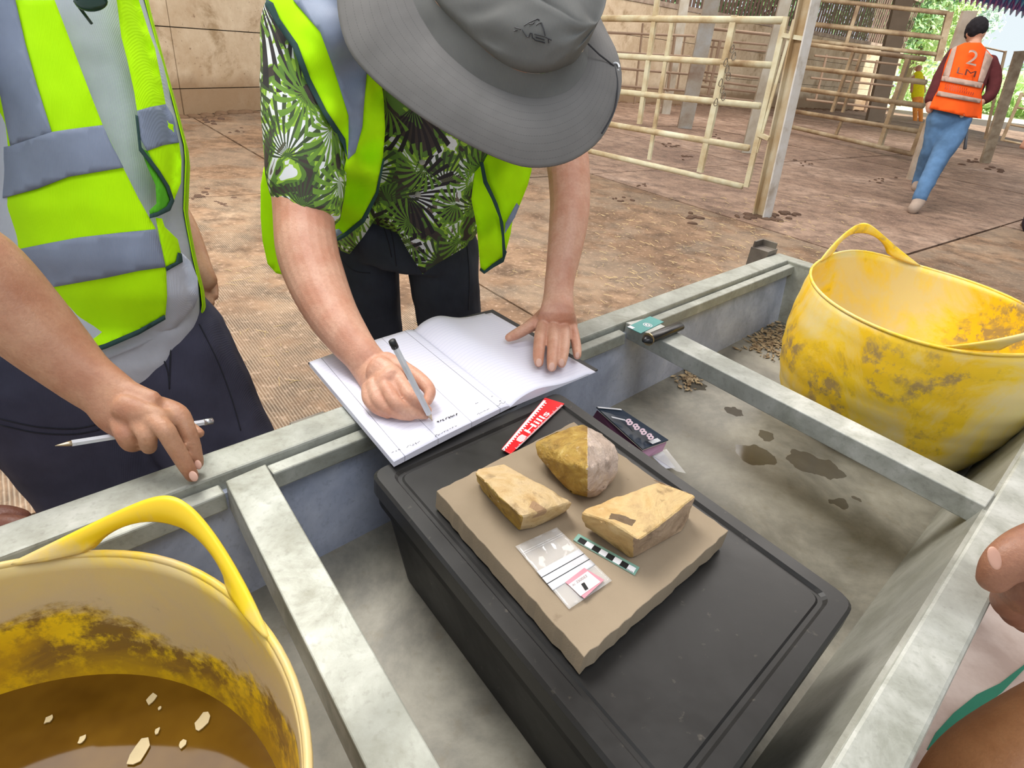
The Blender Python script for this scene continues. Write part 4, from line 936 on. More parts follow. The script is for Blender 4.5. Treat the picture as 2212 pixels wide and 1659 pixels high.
page('left_pages', [(668, 782), (894, 708), (1102, 872), (851, 998)], lambda u, v_: .010+.003*math.sin(u*3)*(1-u)-.004*max(0, (u-.9)/.1)**2, Mp1)
page('right_pages', [(894, 708), (1062, 669), (1288, 796), (1102, 872)], lambda u, v_: .006+.016*math.exp(-((u-.26)/.24)**2)*(1-.35*v_)-.002*(u > .9)-.005*math.exp(-(u/.06)**2), Mp2)
wr_ = MB(); rng = random.Random(3)
def scribble(x0, y0, x1, y1, n, r=.0005):
    for i in range(n):
        t0 = i/n; t1 = t0+.75/n; pts = []
        for k in range(5):
            t = t0+(t1-t0)*k/4; pts.append(onz(x0+(x1-x0)*t+rng.uniform(-1.2, 1.2), y0+(y1-y0)*t+rng.uniform(-2.0, 2.0), zc+.0128))
        wr_.tube(pts, r*.6, 4)
scribble(846, 978, 866, 970, 3); scribble(878, 965, 908, 954, 5); scribble(940, 942, 988, 919, 8); scribble(944, 912, 990, 893, 8, .0009); scribble(1031, 896, 1058, 882, 4); scribble(1027, 872, 1034, 868, 1); scribble(1074, 876, 1092, 868, 3); scribble(1078, 867, 1084, 865, 1); scribble(1062, 857, 1066, 855, 1)
tag(wr_.build('handwriting', M_black, nbk), kind='stuff')
# pens
def biro(name, label, A, B, r, clear, cap, parts_cap=True):
    t = empty(name, A, label, 'pen'); d = (B-A).normalized(); L = (B-A).length
    MB().tube([A+d*.014, A+d*(L-.008)], r, 6).build('barrel', clear, t); MB().tube([A+d*.012, A+d*(L-.04)], r*.35, 6).build('ink_tube', M_black, t)
    MB().tube([A, A+d*.003, A+d*.010, A+d*.018], [.0004, .001, r*.7, r*.9], 8).build('tip', plain('brass_tip', (.55, .45, .3), .3, .9), t, True)
    MB().tube([B-d*.011, B-d*.001, B], [r*1.06, r*1.06, r*.5], 8).build('end_plug', cap, t, True); return t
M_clear = plain('clear_barrel', (.86, .88, .93), .08, 0, .25)

# ================================================================ people
M_skA = skin('skin_tanned', (.50, .265, .155), (.40, .175, .095)); M_skB = skin('skin_fair', (.66, .37, .255), (.56, .26, .165))
M_lime = fabric('lime_hi_vis', (.52, 1.0, .0), var=.04); M_tape = fabric('reflective_tape', (.235, .275, .37), rough=.45, fold=9, var=.14); M_trim = fabric('dark_trim', (.035, .075, .07))
M_grey = fabric('grey_marl_shirt', (.56, .59, .66), var=.08); M_navy = fabric('navy_work_trousers', (.050, .050, .078), fold=8, var=.3); M_navy2 = fabric('faded_navy_trousers', (.036, .042, .058), fold=7, var=.35)
M_boot = mat('worn_boot', [(.35, (.16, .10, .06)), (.65, (.32, .22, .15))], 14, .7); M_nail = plain('finger_nail', (.66, .40, .31), .35)
class Trunk:
    def __init__(s, rows): s.r = np.array(rows, float)
    def g(s, y): return [np.interp(y, s.r[:, 0], s.r[:, k]) for k in (1, 2, 3, 4)]
    def front(s, x, y):
        xc, hw, df, b = s.g(y); u = max(-.97, min(.97, (x-xc)/hw)); return float(df+b*(1-math.sqrt(1-u*u)))
    def closed(s, mb, grow=0.0, n=32, inset_=0.0):
        rows = []
        for y in np.linspace(s.r[0, 0], s.r[-1, 0], 26):
            xc, hw, df, b = s.g(y); rows.append((at(xc, y, df+b), (hw/F*(df+b))+grow, (b+grow)/((hw/F*(df+b))+grow)))
        loft(mb, rows, 1, n, True)
    def back(s, name, m_, par, grow, y0, y1, th=.002, a0=-.12):
        V = []; Fs = []; ny, na = 24, 28
        for lay in (0, 1):
            for j in range(ny+1):
                y = y0+(y1-y0)*j/ny; xc, hw, df, b = s.g(y); dm = df+b
                for i in range(na+1):
                    a = a0+(math.pi-2*a0)*i/na; g_ = grow+lay*th; c = at(xc, y, dm); r1 = hw*dm/F+g_; V.append(c+_R*(math.cos(a)*r1)+_fw*(math.sin(a)*(b+g_)))
        n = (ny+1)*(na+1)
        for j in range(ny):
            for i in range(na):
                a = j*(na+1)+i; f = (a, a+1, a+na+2, a+na+1); Fs.append(f[::-1]); Fs.append(tuple(x+n for x in f))
        for i in range(na):
            for a in (i, ny*(na+1)+i): Fs.append((a, a+1, a+1+n, a+n))
        for j in range(ny):
            for a in (j*(na+1), j*(na+1)+na): Fs.append((a, a+na+1, a+na+1+n, a+n))
        return mesh(name, V, Fs, m_, par, True)
def head(mb, c, face, s=1.0):
    "skull, jaw, nose, ears; face = unit vector the face looks along"
    f = Vector(face).normalized(); side = f.cross(up).normalized(); u = side.cross(f)
    M = Matrix((side, f, u)).transposed()
    for o_, r in (((0, -.01, .02), (.074, .092, .098)), ((0, .03, -.045), (.055, .058, .065)), ((0, .088, -.012), (.013, .020, .024)), ((0, .074, -.062), (.026, .016, .010)), ((.076, -.005, -.005), (.010, .02, .032)), ((-.076, -.005, -.005), (.010, .02, .032)), ((0, .075, .022), (.05, .015, .010))):
        ball(mb, Vector(c)+M @ (Vector(o_)*s), tuple(k*s for k in r), M, 12)
    return M
def eyes(par, c, M, s=1.0):
    mb = MB()
    for k in (-1, 1): ball(mb, Vector(c)+M @ (Vector((k*.032, .078, .006))*s), .0125*s, None, 8)
    mb.build('eyes', plain('eye_white', (.7, .68, .66), .2), par, True); mb = MB()
    for k in (-1, 1): ball(mb, Vector(c)+M @ (Vector((k*.032, .087, .006))*s), .0055*s, None, 6)
    mb.build('pupils', M_black, par, True)
def nail(par, x, y, z, hw, ang):
    "oval nail plate on top of a finger end"
    c = onz(x, y, z); d = dep_of(c); r = hw*d/F; ca, sa = math.cos(ang), math.sin(ang); ex = (at(x+ca*10, y+sa*10, d)-at(x, y, d)).normalized(); ey = (at(x-sa*10, y+ca*10, d)-at(x, y, d)).normalized(); nn_ = ex.cross(ey)
    if nn_.dot(_fw) > 0: nn_ = -nn_
    mb = MB(); M = Matrix((ex, ey, nn_)).transposed(); ball(mb, c, (r*1.25, r*.92, .0014), M, 8); mb.build('finger_nail', M_nail, par, True)
def boots(par, feet, m_=None):
    for (x, y, dx, dy) in feet:
        mb = MB(); d = Vector((dx, dy, 0)).normalized()
        loft(mb, [(Vector((x, y, .05))-d*.06, .042, 1), (Vector((x, y, .055)), .046, 1), (Vector((x, y, .045))+d*.1, .045, .8), (Vector((x, y, .035))+d*.17, .036, .7)], 3, 14)
        loft(mb, [(Vector((x, y, .05)), .045), (Vector((x, y, .16)), .048)], 2, 14); fuse('boot', mb, .006, m_ or M_boot, par, 4)
# ---------------------------------------------------------------- man 1, at the left
T1 = Trunk([(-190, 40, 190, .76, .10), (-100, 62, 215, .745, .11), (0, 75, 225, .76, .11), (200, 110, 246, .77, .115), (320, 135, 252, .78, .12), (450, 132, 250, .79, .12), (560, 158, 246, .81, .12), (640, 185, 240, .84, .12), (720, 195, 222, .88, .12)])
p1 = empty('person', Vector((-.68, .93, 0)), 'man in lime hi-vis vest and grey T-shirt standing left, two fingers on the trough rim', 'person')
mb = MB()
T1.closed(mb, -.018)
c1 = Vector((-.64, .80, 1.50))
loft(mb, [(at(50, -170, .86), .055), (c1+Vector((0, .02, -.06)), .05)], 3, 16); Mh = head(mb, c1, (.45, -.35, -.6))
loft(mb, [D(-150, -120, .80, 80), D(-190, 100, .72, 92), D(-190, 330, .64, 104), D(-185, 500, .60, 105), D(-60, 585, .62, 100), D(40, 680, .64, 88), D(120, 757, .652, 73), D(180, 812, .655, 62, .85), D(228, 848, .655, 58, .7), D(262, 880, .652, 63, .58), Z(318, 905, .757, 63, .42)], 5, 22)
loft(mb, [Z(268, 880, .77, 30, .8), Z(300, 893, .768, 30, .7), Z(352, 905, .764, 24, .8), Z(378, 897, .758, 20, .8)], 3, 12)
def finger(mb, *c): loft(mb, [Z(k[0], k[1], k[2], k[3]*1.05) for k in c], 4, 14)
finger(mb, (345, 875, .764, 19), (385, 893, .762, 20), (403, 925, .750, 17.5), (413, 952, .737, 16.8), (421, 982, .722, 15.2), (426, 1001, .712, 13))
finger(mb, (315, 900, .764, 19), (353, 925, .762, 20), (370, 952, .750, 18.5), (385, 977, .737, 17.6), (402, 1006, .722, 16), (415, 1028, .709, 13.5))
finger(mb, (290, 905, .758, 19), (316, 937, .754, 19), (320, 958, .742, 17.5), (322, 966, .730, 15), (318, 955, .718, 13))
finger(mb, (255, 905, .752, 19), (269, 938, .748, 19), (279, 958, .736, 16.5), (292, 962, .724, 14), (300, 952, .714, 12))
finger(mb, (250, 850, .765, 26), (310, 880, .745, 21), (370, 905, .733, 17), (410, 925, .728, 14), (431, 936, .727, 10.5))
# other arm hanging behind
loft(mb, [D(215, 40, .98, 60), D(240, 220, 1.06, 56), D(300, 380, 1.12, 50), D(372, 480, 1.12, 44), D(408, 545, 1.11, 36), D(430, 588, 1.10, 30, .8), D(440, 612, 1.10, 31, .6)], 5, 18)
for k, (x0, y0, x1, y1) in enumerate(((425, 618, 434, 664), (437, 620, 447, 668), (450, 618, 458, 660), (460, 612, 466, 645))): loft(mb, [D(x0, y0, 1.095+.012*k, 10), D((x0+x1)/2, (y0+y1)/2, 1.09+.012*k, 9), D(x1-2, y1-4, 1.08+.012*k, 7.5)], 3, 10)
fuse('body', mb, .0024, M_skA, p1, 3)
eyes(p1, c1, Mh)
hr = MB(); ball(hr, c1+Mh @ Vector((0, -.02, .035)), (.083, .095, .095), Mh, 12); fuse('hair', hr, .008, fabric('brown_hair', (.06, .04, .03)), p1, 3, .004, 60)
nail(p1, 428, 1004, .7175, 8.5, 1.25); nail(p1, 418, 1029, .7165, 10, 1.0)
mb = MB(); T1.closed(mb, .001)
loft(mb, [D(-120, -110, .80, 100), D(-190, 90, .72, 112), D(-190, 300, .64, 120)], 4, 18); loft(mb, [D(200, -20, .95, 72), D(228, 150, 1.04, 66), D(265, 290, 1.09, 60)], 4, 18)
fuse('t_shirt', mb, .006, M_grey, p1, 6, .0025, 14)
fr1 = lambda x, y: T1.front(x, y)
hemf = idw([(0, 820, .84), (200, 775, .86), (380, 710, .91), (430, 640, .97), (360, 560, .86), (100, 700, .83)])
sheet('shirt_hem', [(-40, 700), (250, 700), (356, 570), (392, 545), (412, 565), (427, 600), (429, 640), (420, 664), (382, 706), (300, 748), (240, 772), (170, 800), (60, 828), (-40, 822)], lambda x, y: T1.front(x, min(y, 720))-.004+max(0, y-640)*.0001, .003, M_grey, p1, 16, .002, smooth_n=0)
# vest
T1.back('vest_back', M_lime, p1, .003, -150, 690, a0=.12)
vd = lambda x, y: T1.front(x, min(y, 720))
def vp_(name, pts, m_, off=.009, sp=15, wr=.0035, f=vd, par=None, th=.0016): return sheet(name, pts, f, th, m_, par or p1, sp, wr, 9, off)
vp_('vest_panel', [(-150, -60), (20, -60), (33, 0), (118, 0), (160, 110), (200, 215), (222, 270), (266, 362), (300, 430), (337, 495), (352, 540), (359, 580), (361, 640), (357, 688), (300, 722), (228, 751), (100, 786), (-60, 795), (-150, 780)], M_lime, .008)
vp_('tape', [(-30, 60), (-30, -40), (24, -40), (33, 0), (55, 95), (80, 185), (112, 286), (60, 305), (22, 316), (0, 205)], M_tape, .0105)
vp_('tape', [(-60, 330), (22, 315), (112, 285), (150, 279), (222, 270), (243, 315), (267, 362), (148, 382), (80, 408), (0, 430), (-60, 440)], M_tape, .0112)
vp_('tape', [(-60, 552), (27, 541), (100, 526), (169, 513), (255, 503), (337, 495), (348, 530), (358, 577), (300, 585), (230, 600), (105, 622), (20, 640), (-60, 650)], M_tape, .0105)
vp_('hem_trim', [(-60, 784), (40, 786), (150, 766), (228, 742), (300, 711), (356, 680), (358, 690), (300, 723), (230, 753), (150, 778), (40, 799), (-60, 798)], M_trim, .0115)
vp_('vest_side', [(262, -60), (288, -60), (300, 0), (322, 70), (335, 105), (350, 180), (358, 225), (374, 250), (387, 308), (392, 345), (391, 395), (374, 438), (362, 400), (341, 368), (318, 325), (305, 300), (296, 240), (290, 200), (275, 130), (262, 80), (252, 0), (248, -60)], M_lime, .010)
vp_('tape', [(296, 239), (325, 231), (358, 225), (374, 250), (387, 308), (352, 314), (318, 326), (303, 300)], M_tape, .012, 12)
vp_('vest_lining', [(303, 320), (318, 326), (341, 370), (364, 405), (371, 434), (362, 452), (325, 468), (322, 455), (338, 440), (336, 400), (318, 360)], fabric('lining_green', (.10, .42, .02)), .0095, 10)
vp_('edge_trim', [(292, 248), (298, 250), (306, 318), (345, 368), (366, 402), (377, 434), (368, 455), (340, 468), (323, 472), (323, 463), (340, 458), (360, 446), (368, 432), (358, 404), (338, 373), (300, 325)], M_trim, .013, 7)
vp_('vest_corner', [(336, 470), (350, 472), (356, 490), (384, 517), (391, 546), (378, 570), (358, 577), (348, 530)], M_lime, .006, 10); vp_('edge_trim', [(384, 545), (393, 548), (395, 566), (360, 586), (358, 577), (380, 566)], M_trim, .009, 7)
# sunglasses hooked at the collar
sg = MB(); c_ = at(196, 2, vd(196, 5)-.03); Mx = Matrix((_R, _fw, _U)).transposed()
ball(sg, c_, (.021, .007, .013), Mx, 10); ball(sg, c_+_R*.02+_U*.045, (.021, .007, .013), Mx, 10); sg.tube([c_+_U*.012, c_+_R*.018+_U*.034], .002); sg.tube([c_-_R*.02, c_-_R*.02+_fw*.03-_U*.01], .002)
tag(sg.build('sunglasses', plain('dark_green_lens', (.01, .035, .02), .08), None, True, c_), 'dark green sunglasses hooked on the grey T-shirt collar at top left', 'glasses')
# trousers
def leg(mb, hip, ank, r0, r1, knee_off=(0, 0, 0)):
    k = hip.lerp(ank, .48)+Vector(knee_off); loft(mb, [(hip+Vector((0, 0, .03)), r0), (hip.lerp(k, .5), r0*.93), (k, (r0+r1)*.48), (k.lerp(ank, .5), r1*1.12), (ank, r1)], 4, 20)
mb = MB(); loft(mb, [D(190, 600, .97, 190, .62), D(205, 700, .98, 196, .62), D(230, 800, 1.0, 190, .6)], 5, 28)
hA = at(105, 830, .98); hB = at(345, 770, 1.04)
leg(mb, hA, Vector((-.70, .96, .09)), .118, .062, (.05, -.10, 0)); leg(mb, hB, Vector((-.50, 1.05, .09)), .112, .062, (.075, -.10, 0))
tr1 = fuse('trousers', mb, .006, M_navy, p1, 6, .008, 8)
None and sheet('pocket_flap', [(330, 640), (388, 690), (392, 745), (366, 752), (362, 722), (352, 700), (318, 690)], lambda x, y: .905+(x-350)*.0004, .003, M_navy, p1, 12)
boots(p1, [(-.70, .95, .2, -1), (-.50, 1.04, .3, -1)])
biro('ballpoint_pen', 'clear ballpoint pen held sideways in the left man\'s fingers', onz(119, 963, .742), onz(461, 909, .716), .0037, M_clear, plain('steel_end', (.5, .5, .52), .25, .8))
def seams(o, par, lines, r=.0012):
    "stitched seams laid on the cloth"
    from mathutils.bvhtree import BVHTree
    off_ = wloc(o); tr_ = BVHTree.FromPolygons([v_.co+off_ for v_ in o.data.vertices], [tuple(p.vertices) for p in o.data.polygons])
    for ln_ in lines:
        pts = []
        for x, y in [tuple(p) for p in spline(ln_, 6)]:
            h_ = tr_.ray_cast(CAM, ray(x, y).normalized())
            if h_[0]: pts.append(h_[0]-ray(x, y).normalized()*.0006)
        if len(pts) > 2: MB().tube(pts, r, 5).build('seam', M_seam, par, True)
M_seam = plain('dark_seam', (.016, .017, .026), .8)
seams(tr1, p1, [[(366, 640), (370, 700), (368, 770), (366, 830)], [(318, 748), (345, 765), (362, 800), (366, 840)], [(0, 905), (80, 922), (160, 926), (215, 915)], [(0, 918), (80, 935), (160, 938), (215, 928)], [(430, 700), (470, 780), (500, 860), (520, 930)], [(390, 690), (392, 730), (372, 745)]])
# ---------------------------------------------------------------- man 2, writing
T2 = Trunk([(-140, 930, 190, 1.06, .10), (-60, 905, 235, .95, .12), (60, 880, 240, .93, .12), (180, 893, 205, .96, .12), (300, 905, 180, 1.02, .115), (420, 893, 168, 1.09, .11), (520, 880, 160, 1.15, .11), (570, 878, 158, 1.18, .11)])
m_, nt, bs = nodes('palm_print_shirt'); v = coords(nt)
nz_ = N(nt, 'ShaderNodeTexNoise'); nz_.inputs['Scale'].default_value = 9; nz_.inputs['Detail'].default_value = 3; nt.links.new(v, nz_.inputs['Vector'])
w0_ = N(nt, 'ShaderNodeVectorMath', operation='SCALE'); nt.links.new(nz_.outputs['Color'], w0_.inputs[0]); w0_.inputs['Scale'].default_value = .035
vw = N(nt, 'ShaderNodeVectorMath', operation='ADD'); nt.links.new(v, vw.inputs[0]); nt.links.new(w0_.outputs[0], vw.inputs[1])
base = ramp(nt, noisetex(nt, vw.outputs[0], 13, 3, .5, 1.6), [(.0, (.05, .035, .03)), (.41, (.05, .035, .03)), (.44, (.10, .20, .03)), (.50, (.30, .50, .04)), (.545, (.74, .75, .76)), (.64, (.74, .75, .76)), (.66, (.16, .12, .10))], 'CONSTANT')
c = base; K_ = .8
for q, (sc_, lobes, rad, colr, dk) in enumerate(((8.5, 24, .40, (.045, .07, .025), .08), (6.2, 30, .46, (.02, .015, .018), -.1), (11.0, 20, .42, (.14, .27, .03), .0))):
    mp = N(nt, 'ShaderNodeMapping'); mp.inputs['Location'].default_value = (q*.37, q*.53, q*.71); nt.links.new(v, mp.inputs[0])
    sx = N(nt, 'ShaderNodeSeparateXYZ'); nt.links.new(mp.outputs[0], sx.inputs[0]); cb = N(nt, 'ShaderNodeCombineXYZ')
    nt.links.new(math_(nt, 'ADD', sx.outputs['X'], math_(nt, 'MULTIPLY', sx.outputs['Y'], .45)), cb.inputs[0]); nt.links.new(math_(nt, 'SUBTRACT', sx.outputs['Z'], math_(nt, 'MULTIPLY', sx.outputs['Y'], .35)), cb.inputs[1])
    vo = N(nt, 'ShaderNodeTexVoronoi', voronoi_dimensions='2D'); vo.inputs['Scale'].default_value = sc_; nt.links.new(cb.outputs[0], vo.inputs['Vector'])
    scv = N(nt, 'ShaderNodeVectorMath', operation='SCALE'); nt.links.new(cb.outputs[0], scv.inputs[0]); scv.inputs['Scale'].default_value = sc_
    ps = N(nt, 'ShaderNodeVectorMath', operation='SCALE'); nt.links.new(vo.outputs['Position'], ps.inputs[0]); ps.inputs['Scale'].default_value = sc_
    df = N(nt, 'ShaderNodeVectorMath', operation='SUBTRACT'); nt.links.new(scv.outputs[0], df.inputs[0]); nt.links.new(ps.outputs[0], df.inputs[1])
    s2 = N(nt, 'ShaderNodeSeparateXYZ'); nt.links.new(df.outputs[0], s2.inputs[0]); an = math_(nt, 'ARCTAN2', s2.outputs['Y'], s2.outputs['X']); d_ = vo.outputs['Distance']
    st = math_(nt, 'SINE', math_(nt, 'ADD', math_(nt, 'MULTIPLY', an, float(lobes)), math_(nt, 'MULTIPLY', d_, 9.0)))
    k = math_(nt, 'MULTIPLY', math_(nt, 'GREATER_THAN', math_(nt, 'SUBTRACT', st, math_(nt, 'MULTIPLY', d_, 1.0)), dk-.35), math_(nt, 'LESS_THAN', d_, rad+.12))
    half = math_(nt, 'GREATER_THAN', math_(nt, 'SINE', math_(nt, 'ADD', an, q*2.1)), -.35); c = mix(nt, math_(nt, 'MULTIPLY', k, half), c, colr)
nt.links.new(c, bs.inputs['Base Color']); bs.inputs['Roughness'].default_value = .8; bump(nt, bs, noisetex(nt, v, 16, 4), .25, .004); M_palm = m_
p2 = empty('person', Vector((-.22, 1.25, 0)), 'man in wide grey hat and palm print shirt leaning over, writing in the ledger', 'person')
mb = MB(); Trunk([tuple(r) for r in T2.r[:5]]+[(400, 893, 160, 1.12, .09)]).closed(mb, -.025)
hc = at(1100, 66, .895)
loft(mb, [(at(985, 20, 1.0), .06), (at(1050, 40, .93), .052), (hc, .05)], 3, 16); Mh2 = head(mb, hc, (.25, -.55, -.75), .84)
# writing arm
loft(mb, [D(700, 10, .99, 72), D(668, 120, .97, 78), D(655, 300, .965, 74), D(656, 450, .95, 64), D(664, 540, .93, 65), D(686, 610, .91, 62), D(716, 675, .885, 55), D(752, 730, .86, 47), D(782, 768, .842, 41, .8), D(806, 800, .832, 43, .65), Z(828, 832, .742, 48, .5)], 5, 22)
loft(mb, [Z(815, 800, .748, 34, .7), Z(845, 820, .747, 30, .65), Z(850, 850, .738, 34, .6), Z(852, 876, .728, 22, .8)], 3, 14)      # back of the hand over the curled fingers
finger(mb, (838, 795, .752, 15), (856, 812, .752, 15.5), (872, 835, .748, 14.5), (888, 857, .743, 14), (908, 873, .734, 12.5), (923, 886, .724, 10))
finger(mb, (822, 815, .748, 15), (838, 845, .744, 15), (856, 872, .737, 14.5), (880, 886, .729, 13.5), (903, 893, .724, 12), (919, 897, .719, 9))
finger(mb, (806, 830, .742, 15), (816, 862, .734, 15), (838, 884, .727, 13.5), (866, 895, .7225, 12), (888, 899, .720, 10))
finger(mb, (795, 838, .736, 14), (797, 862, .729, 14), (814, 882, .7235, 12.5), (838, 894, .720, 10.5))
finger(mb, (835, 780, .742, 20), (868, 795, .742, 17), (897, 812, .741, 15.5), (920, 832, .739, 14.5), (929, 848, .735, 12.5), (924, 866, .729, 10))
# supporting arm and flat hand
loft(mb, [D(1120, 60, 1.08, 68), D(1180, 200, 1.09, 60), D(1222, 330, 1.085, 48), D(1231, 420, 1.075, 44), D(1228, 480, 1.06, 42), D(1219, 545, 1.045, 37), D(1209, 605, 1.03, 32, .85), D(1206, 645, 1.015, 33, .75), D(1204, 672, 1.0, 38, .6), Z(1202, 700, .733, 46, .42), Z(1203, 714, .729, 44, .36)], 5, 22)
finger(mb, (1176, 695, .736, 14), (1168, 722, .734, 13), (1165, 745, .730, 12.5), (1163, 768, .725, 11.8), (1164, 783, .721, 10))
finger(mb, (1196, 698, .738, 14), (1195, 724, .735, 13), (1195, 750, .731, 12.8), (1193, 776, .725, 12), (1192, 793, .721, 10))
finger(mb, (1214, 697, .737, 14), (1219, 720, .734, 12.5), (1219, 744, .730, 12), (1216, 768, .725, 11.4), (1213, 785, .721, 9.6))
finger(mb, (1228, 693, .733, 13), (1238, 716, .730, 11.5), (1243, 736, .726, 10.5), (1246, 754, .722, 10), (1247, 768, .7195, 8.5))
finger(mb, (1180, 680, .738, 18), (1158, 696, .734, 15), (1136, 710, .728, 12.5), (1115, 722, .722, 11.5), (1100, 729, .7205, 9))
for (x, y) in ((1160, 706), (1183, 712), (1207, 711), (1228, 708)): pass
fuse('body', mb, .0018, M_skB, p2, 2)
for (x, y, z, hw, a) in ((1164, 783, .7295, 7.2, 1.57), (1192, 792, .7300, 7.6, 1.6), (1213, 783, .7295, 6.8, 1.62), (1247, 767, .7265, 5.4, 1.6)): nail(p2, x, y, z, hw, a)
eyes(p2, hc, Mh2, .84)
# shirt
mb = MB(); T2s = Trunk([tuple(r) for r in T2.r[:5]]+[(400, 893, 166, 1.10, .11), (455, 893, 150, 1.17, .09)]); T2s.closed(mb, .0)
loft(mb, [D(760, -20, .99, 100), D(672, 50, .97, 94), D(657, 160, .965, 88), D(658, 290, .96, 87), D(662, 390, .955, 83), D(672, 478, .945, 62)], 5, 24, False)
loft(mb, [D(1060, 30, 1.08, 90), D(1165, 180, 1.09, 76), D(1195, 290, 1.09, 60)], 4, 20, False)
fuse('shirt', mb, .005, M_palm, p2, 5, .003, 16)
sf = lambda x, y: T2.front(x, min(y, 570))
sheet('shirt_front', [(815, 150), (900, 150), (1060, 320), (1052, 350), (1035, 380), (1022, 430), (1030, 487), (1008, 532), (942, 571), (913, 592), (880, 540), (848, 482), (814, 468), (786, 510), (755, 549), (709, 531), (716, 500), (745, 400), (785, 290), (800, 200)], sf, .002, M_palm, p2, 14, .006, 14, .008)
for (x, y) in ((912, 350), (903, 420)):
    b = MB(); ball(b, at(x, y, sf(x, y)-.0135), (.0055, .002, .0055), Matrix((_R, _fw, _U)).transposed(), 8); b.build('button', plain('shirt_button', (.35, .33, .28), .3), p2, True)
# vest
T2.back('vest_back', M_lime, p2, .008, -80, 470)
d2 = idw([(600, 30, .885), (640, 100, .885), (700, 240, .905), (745, 340, .935), (720, 60, .865), (790, 190, .93), (770, 300, .945), (800, 330, .985), (760, 420, 1.05), (725, 500, 1.085), (820, 200, .955), (650, -40, .89), (760, -40, .86)], 3)
def v2(name, pts, m_, off=0, sp=12, f=d2, wr=.002, th=.0016): return sheet(name, pts, f, th, m_, p2, sp, wr, 9, off)
v2('vest_panel', [(585, -60), (800, -60), (820, 150), (829, 213), (832, 280), (827, 342), (812, 418), (783, 475), (745, 505), (709, 528), (716, 498), (728, 450), (735, 400), (748, 345), (741, 304), (700, 243), (665, 171), (639, 99), (603, 45), (580, 0)], M_lime)
v2('tape', [(633, -60), (800, -60), (808, 120), (792, 160), (786, 230), (783, 273), (768, 330), (751, 345), (753, 300), (753, 250), (722, 152), (692, 70), (633, 0)], M_tape, .003)
v2('edge_trim', [(572, 10), (576, -2), (590, 6), (604, 40), (643, 95), (671, 170), (706, 240), (746, 300), (751, 345), (740, 312), (698, 247), (660, 175), (632, 103), (596, 52)], M_trim, .004, 8)
v2('hem_trim', [(827, 342), (831, 343), (817, 420), (788, 480), (748, 511), (709, 532), (709, 526), (745, 502), (781, 472), (811, 416)], M_trim, .003, 8); v2('tape', [(716, 498), (732, 494), (740, 503), (722, 516), (712, 514)], M_tape, .003, 7)
dB = lambda x, y: 1.07+(y-360)*.0002
v2('vest_back_panel', [(570, 360), (600, 380), (640, 480), (612, 594), (596, 590), (578, 570), (567, 520), (563, 470), (563, 400)], M_lime, 0, 12, dB)
d3 = idw([(1040, 360, 1.09), (1100, 370, 1.06), (1145, 370, 1.08), (1035, 480, 1.12), (1080, 500, 1.08), (1110, 460, 1.10), (1045, 585, 1.14)])
v2('vest_side', [(1040, 330), (1150, 345), (1148, 370), (1140, 400), (1120, 450), (1108, 472), (1103, 505), (1094, 538), (1085, 560), (1064, 572), (1046, 587), (1038, 580), (1034, 540), (1030, 490), (1018, 430), (1026, 370)], M_lime, 0, 12, d3, .008)
v2('tape', [(1122, 445), (1112, 470), (1090, 505), (1092, 482), (1108, 452), (1116, 438)], M_tape, .012, 7, d3, .002); v2('edge_trim', [(1036, 350), (1044, 350), (1052, 390), (1075, 440), (1087, 480), (1092, 540), (1086, 558), (1084, 510), (1078, 470), (1062, 430), (1044, 395)], M_trim, .010, 8, d3, .004)
v2('hem_trim', [(1085, 556), (1092, 540), (1095, 544), (1088, 566), (1066, 578), (1046, 592), (1036, 584), (1038, 578), (1046, 585), (1064, 570)], M_trim, .007, 8, d3, .006)
# trousers
mb = MB(); loft(mb, [D(872, 460, 1.27, 146, .62), D(870, 510, 1.28, 152, .62), D(868, 540, 1.30, 150, .6)], 5, 26, False)
h1_, h2_ = at(784, 555, 1.31), at(950, 555, 1.31)
leg(mb, h1_, Vector((-.31, 1.38, .09)), .073, .050, (.01, -.03, 0)); leg(mb, h2_, Vector((-.06, 1.36, .09)), .080, .052, (-.005, -.03, 0))
tr2 = fuse('trousers', mb, .005, M_navy2, p2, 4, .005, 12)
seams(tr2, p2, [[(838, 478), (848, 515), (853, 550), (856, 575)], [(826, 482), (838, 520), (846, 556)], [(1002, 470), (1010, 540), (1014, 600), (1012, 670)], [(735, 560), (765, 585), (800, 590)]])
boots(p2, [(-.31, 1.37, -.1, -1), (-.06, 1.35, .1, -1)])
# hat
M_hat, nt, bs = nodes('grey_hat_cloth'); v = coords(nt); n1 = noisetex(nt, v, 12, 4)
uv = N(nt, 'ShaderNodeUVMap'); s = N(nt, 'ShaderNodeSeparateXYZ'); nt.links.new(uv.outputs[0], s.inputs[0])
fr = math_(nt, 'FRACT', math_(nt, 'MULTIPLY', s.outputs['X'], 9.0)); ln = math_(nt, 'LESS_THAN', fr, .07); dash = math_(nt, 'LESS_THAN', math_(nt, 'FRACT', math_(nt, 'MULTIPLY', s.outputs['Y'], 260.0)), .6)
c = ramp(nt, n1, [(.3, (.140, .134, .128)), (.7, (.180, .172, .165))]); c = mix(nt, math_(nt, 'MULTIPLY', math_(nt, 'MULTIPLY', ln, dash), .45), c, (.07, .07, .07)); nt.links.new(c, bs.inputs['Base Color']); bs.inputs['Roughness'].default_value = .85; bs.inputs['Specular IOR Level'].default_value = .3
bump(nt, bs, math_(nt, 'ADD', noisetex(nt, v, 7, 3), math_(nt, 'MULTIPLY', ln, -.25)), .35, .006)
M_hat2 = fabric('grey_hat_crown', (.145, .145, .138), fold=10, var=.12)
